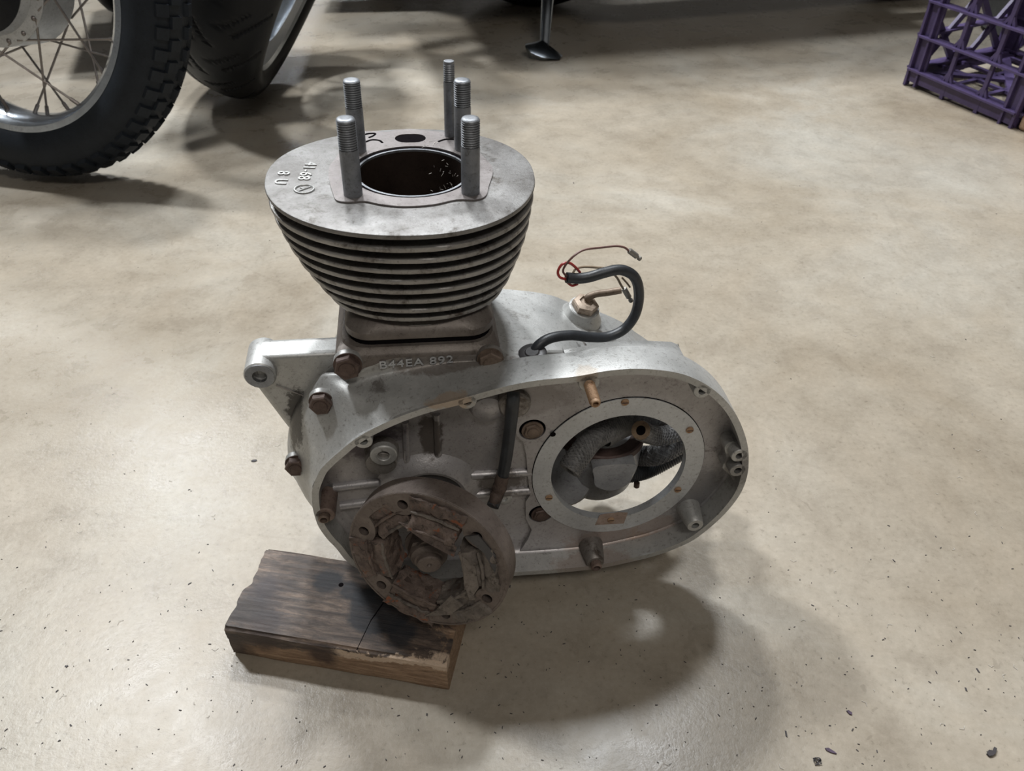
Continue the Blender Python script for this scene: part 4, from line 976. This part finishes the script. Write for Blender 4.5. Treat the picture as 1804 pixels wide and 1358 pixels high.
for x in (0, CL):
    for y in (0, CW):
        sx = 1 if x == 0 else -1; sy = 1 if y == 0 else -1; mb = MB(); box(mb, (x, y, 0), (x+sx*.038, y+sy*.006, CH)); box(mb, (x, y, 0), (x+sx*.006, y+sy*.034, CH)); cpart('corner_post', mb)
        mb = MB(); box(mb, (x+sx*.026, y-sy*.008, -.006), (x+sx*.031, y+sy*.006, CH)); box(mb, (x-sx*.002, y-sy*.008, -.01), (x+sx*.004, y+sy*.006, CH)); cpart('corner_rib', mb)
for k in range(5):
    a = CW*(k+.5)/5; cpart('base_slat', cbar([(0, a, .02), (CL, a, .02)], .010, .006, (0, 0, 1)))
for k in range(4):
    a = CL*(k+.5)/4; cpart('base_slat', cbar([(a, 0, .02), (a, CW, .02)], .010, .006, (0, 0, 1)))
cpart('base_slat', cbar([(0, 0, .021), (CL, CW, .021)], .02, .006, (0, 0, 1))); cpart('base_slat', cbar([(CL, 0, .021), (0, CW, .021)], .02, .006, (0, 0, 1)))
crate.location = (.915, 1.835, .012); crate.rotation_euler = (math.radians(1.5), math.radians(1.5), math.atan2(1.583-1.827, 1.03-.916))
meta(crate, 'purple plastic milk crate with lattice walls at the top right of the floor', 'crate')
# wooden box and grey bin behind the crate
mb = MB(); box(mb, (0, 0, 0), (.30, .24, .13)); o = finish('wooden_box', mb.v, mb.f, M['box'], None, True, 30); o.location = (1.040, 1.570, .0); o.rotation_euler = (0, 0, math.atan2(1.583-1.827, 1.03-.916))
bv = o.modifiers.new('b', 'BEVEL'); bv.width = .008; bv.segments = 3
meta(o, 'pale brown wooden box at the right edge touching the purple crate', 'box')
mb = MB(); lathe(mb, [(.13, 0), (.15, .01), (.17, .30), (.175, .31), (.165, .31), (.14, .02)], (0, 0, 0), (0, 0, 1), 48); o = finish('grey_bucket', mb.v, mb.f, M['bin']); o.location = (1.44, 2.24, 0)
meta(o, 'round grey bucket on the floor behind the purple crate', 'bucket')

# ------------------------------------------------------------------ debris on the floor
def fl(u, v):
    r = cam2w((u-CXP)/F, (v-CYP)/F, 1)-EO; return EO+r*(-H/r.z)
mb = MB(); random.seed(11)
for k in range(620):
    u = random.uniform(-40, 1850); v = random.choice((random.uniform(250, 1400), random.uniform(900, 1400), random.uniform(1000, 1400)))
    if 390 < u < 1320 and 480 < v < 1000: continue
    p = fl(u, v); s = random.uniform(.0002, .00062)*(2.0 if random.random() < .05 else 1); a = random.uniform(0, PI); el = random.uniform(1, 2.6)
    c, sn = math.cos(a), math.sin(a); q = [(-el, -.5), (el*.8, -.6), (el, .4), (-el*.6, .6)]
    vs = [(p.x+(x*c-y*sn)*s, p.y+(x*sn+y*c)*s, z) for z in (.0001, .0006) for x, y in q]
    mb.add(vs, [(4, 5, 6, 7), (0, 1, 5, 4), (1, 2, 6, 5), (2, 3, 7, 6), (3, 0, 4, 7)])
meta(finish('floor_grit', mb.v, mb.f, M['chip'], None, False), 'tiny dark flakes of grit scattered over the concrete floor', 'grit', kind='stuff')
mb = MB()
for k in range(110):
    p = fl(random.uniform(0, 1804), random.uniform(420, 1380))
    if -.25 < p.x < .25 and .3 < p.y < .62: continue
    a = random.uniform(0, 2*PI); s = random.uniform(.001, .004); tube(mb, [p+Vector((0, 0, .0005)), p+Vector((math.cos(a)*s, math.sin(a)*s, .0008)), p+Vector((math.cos(a+.6)*s*1.7, math.sin(a+.6)*s*1.7, .0005))], .00018, 4)
meta(finish('floor_lint', mb.v, mb.f, M['pale'], None, False), 'fine pale lint fibres scattered over the concrete floor', 'lint', kind='stuff')
def flake(nm, u, v, pts, m, label, cat, h=.0012):
    p = fl(u, v); mb = MB(); n_ = len(pts)
    mb.add([(a*.001, b*.001, z) for z in (.0002, h) for a, b in pts], [tuple(range(n_, 2*n_)), tuple(range(n_))[::-1]]+[(i, (i+1) % n_, n_+(i+1) % n_, n_+i) for i in range(n_)])
    o = finish(nm, mb.v, mb.f, m, None, False); o.location = p; meta(o, label, cat)
flake('paint_flake', 1496, 1256, [(-2, 1.5), (0, 2), (2.2, 0), (1.4, -2), (-.6, -1.2)], M['chippurple'], 'small square purplish flake on the floor near the bottom right', 'flake')
flake('paint_flake', 1463, 1323, [(-4, 2), (-1, 2.2), (3, -1), (4, -2.6), (0, -1.6), (-3, 0)], M['chippurple'], 'long purplish flake on the floor near the bottom edge', 'flake')
flake('rubber_scrap', 1746, 1329, [(-4, 0), (-1, 3), (2, 2.4), (4.6, 5.5), (6, 4), (3, 0), (0, -1.6), (-3, -2)], M['chip'], 'dark crumb of rubber on the floor in the bottom right corner', 'scrap', .002)
flake('oil_crumb', 447, 812, [(-3, 0), (-1, 1.6), (3, 1.8), (4, 0), (1, -1.8), (-2, -1.4)], M['chip'], 'small grey crumb on the floor left of the mounting lug', 'crumb', .0007)
mb = MB(); random.seed(5); p = fl(1440, 1342)
for k in range(9):
    a = [Vector((random.uniform(-.003, .003), random.uniform(-.003, .003), random.uniform(.0004, .002))) for _ in range(3)]; tube(mb, spline(a, 4), .0003, 4)
o = finish('lint_ball', mb.v, mb.f, M['chip']); o.location = p; meta(o, 'small tangled ball of dark lint near the bottom edge of the floor', 'lint')
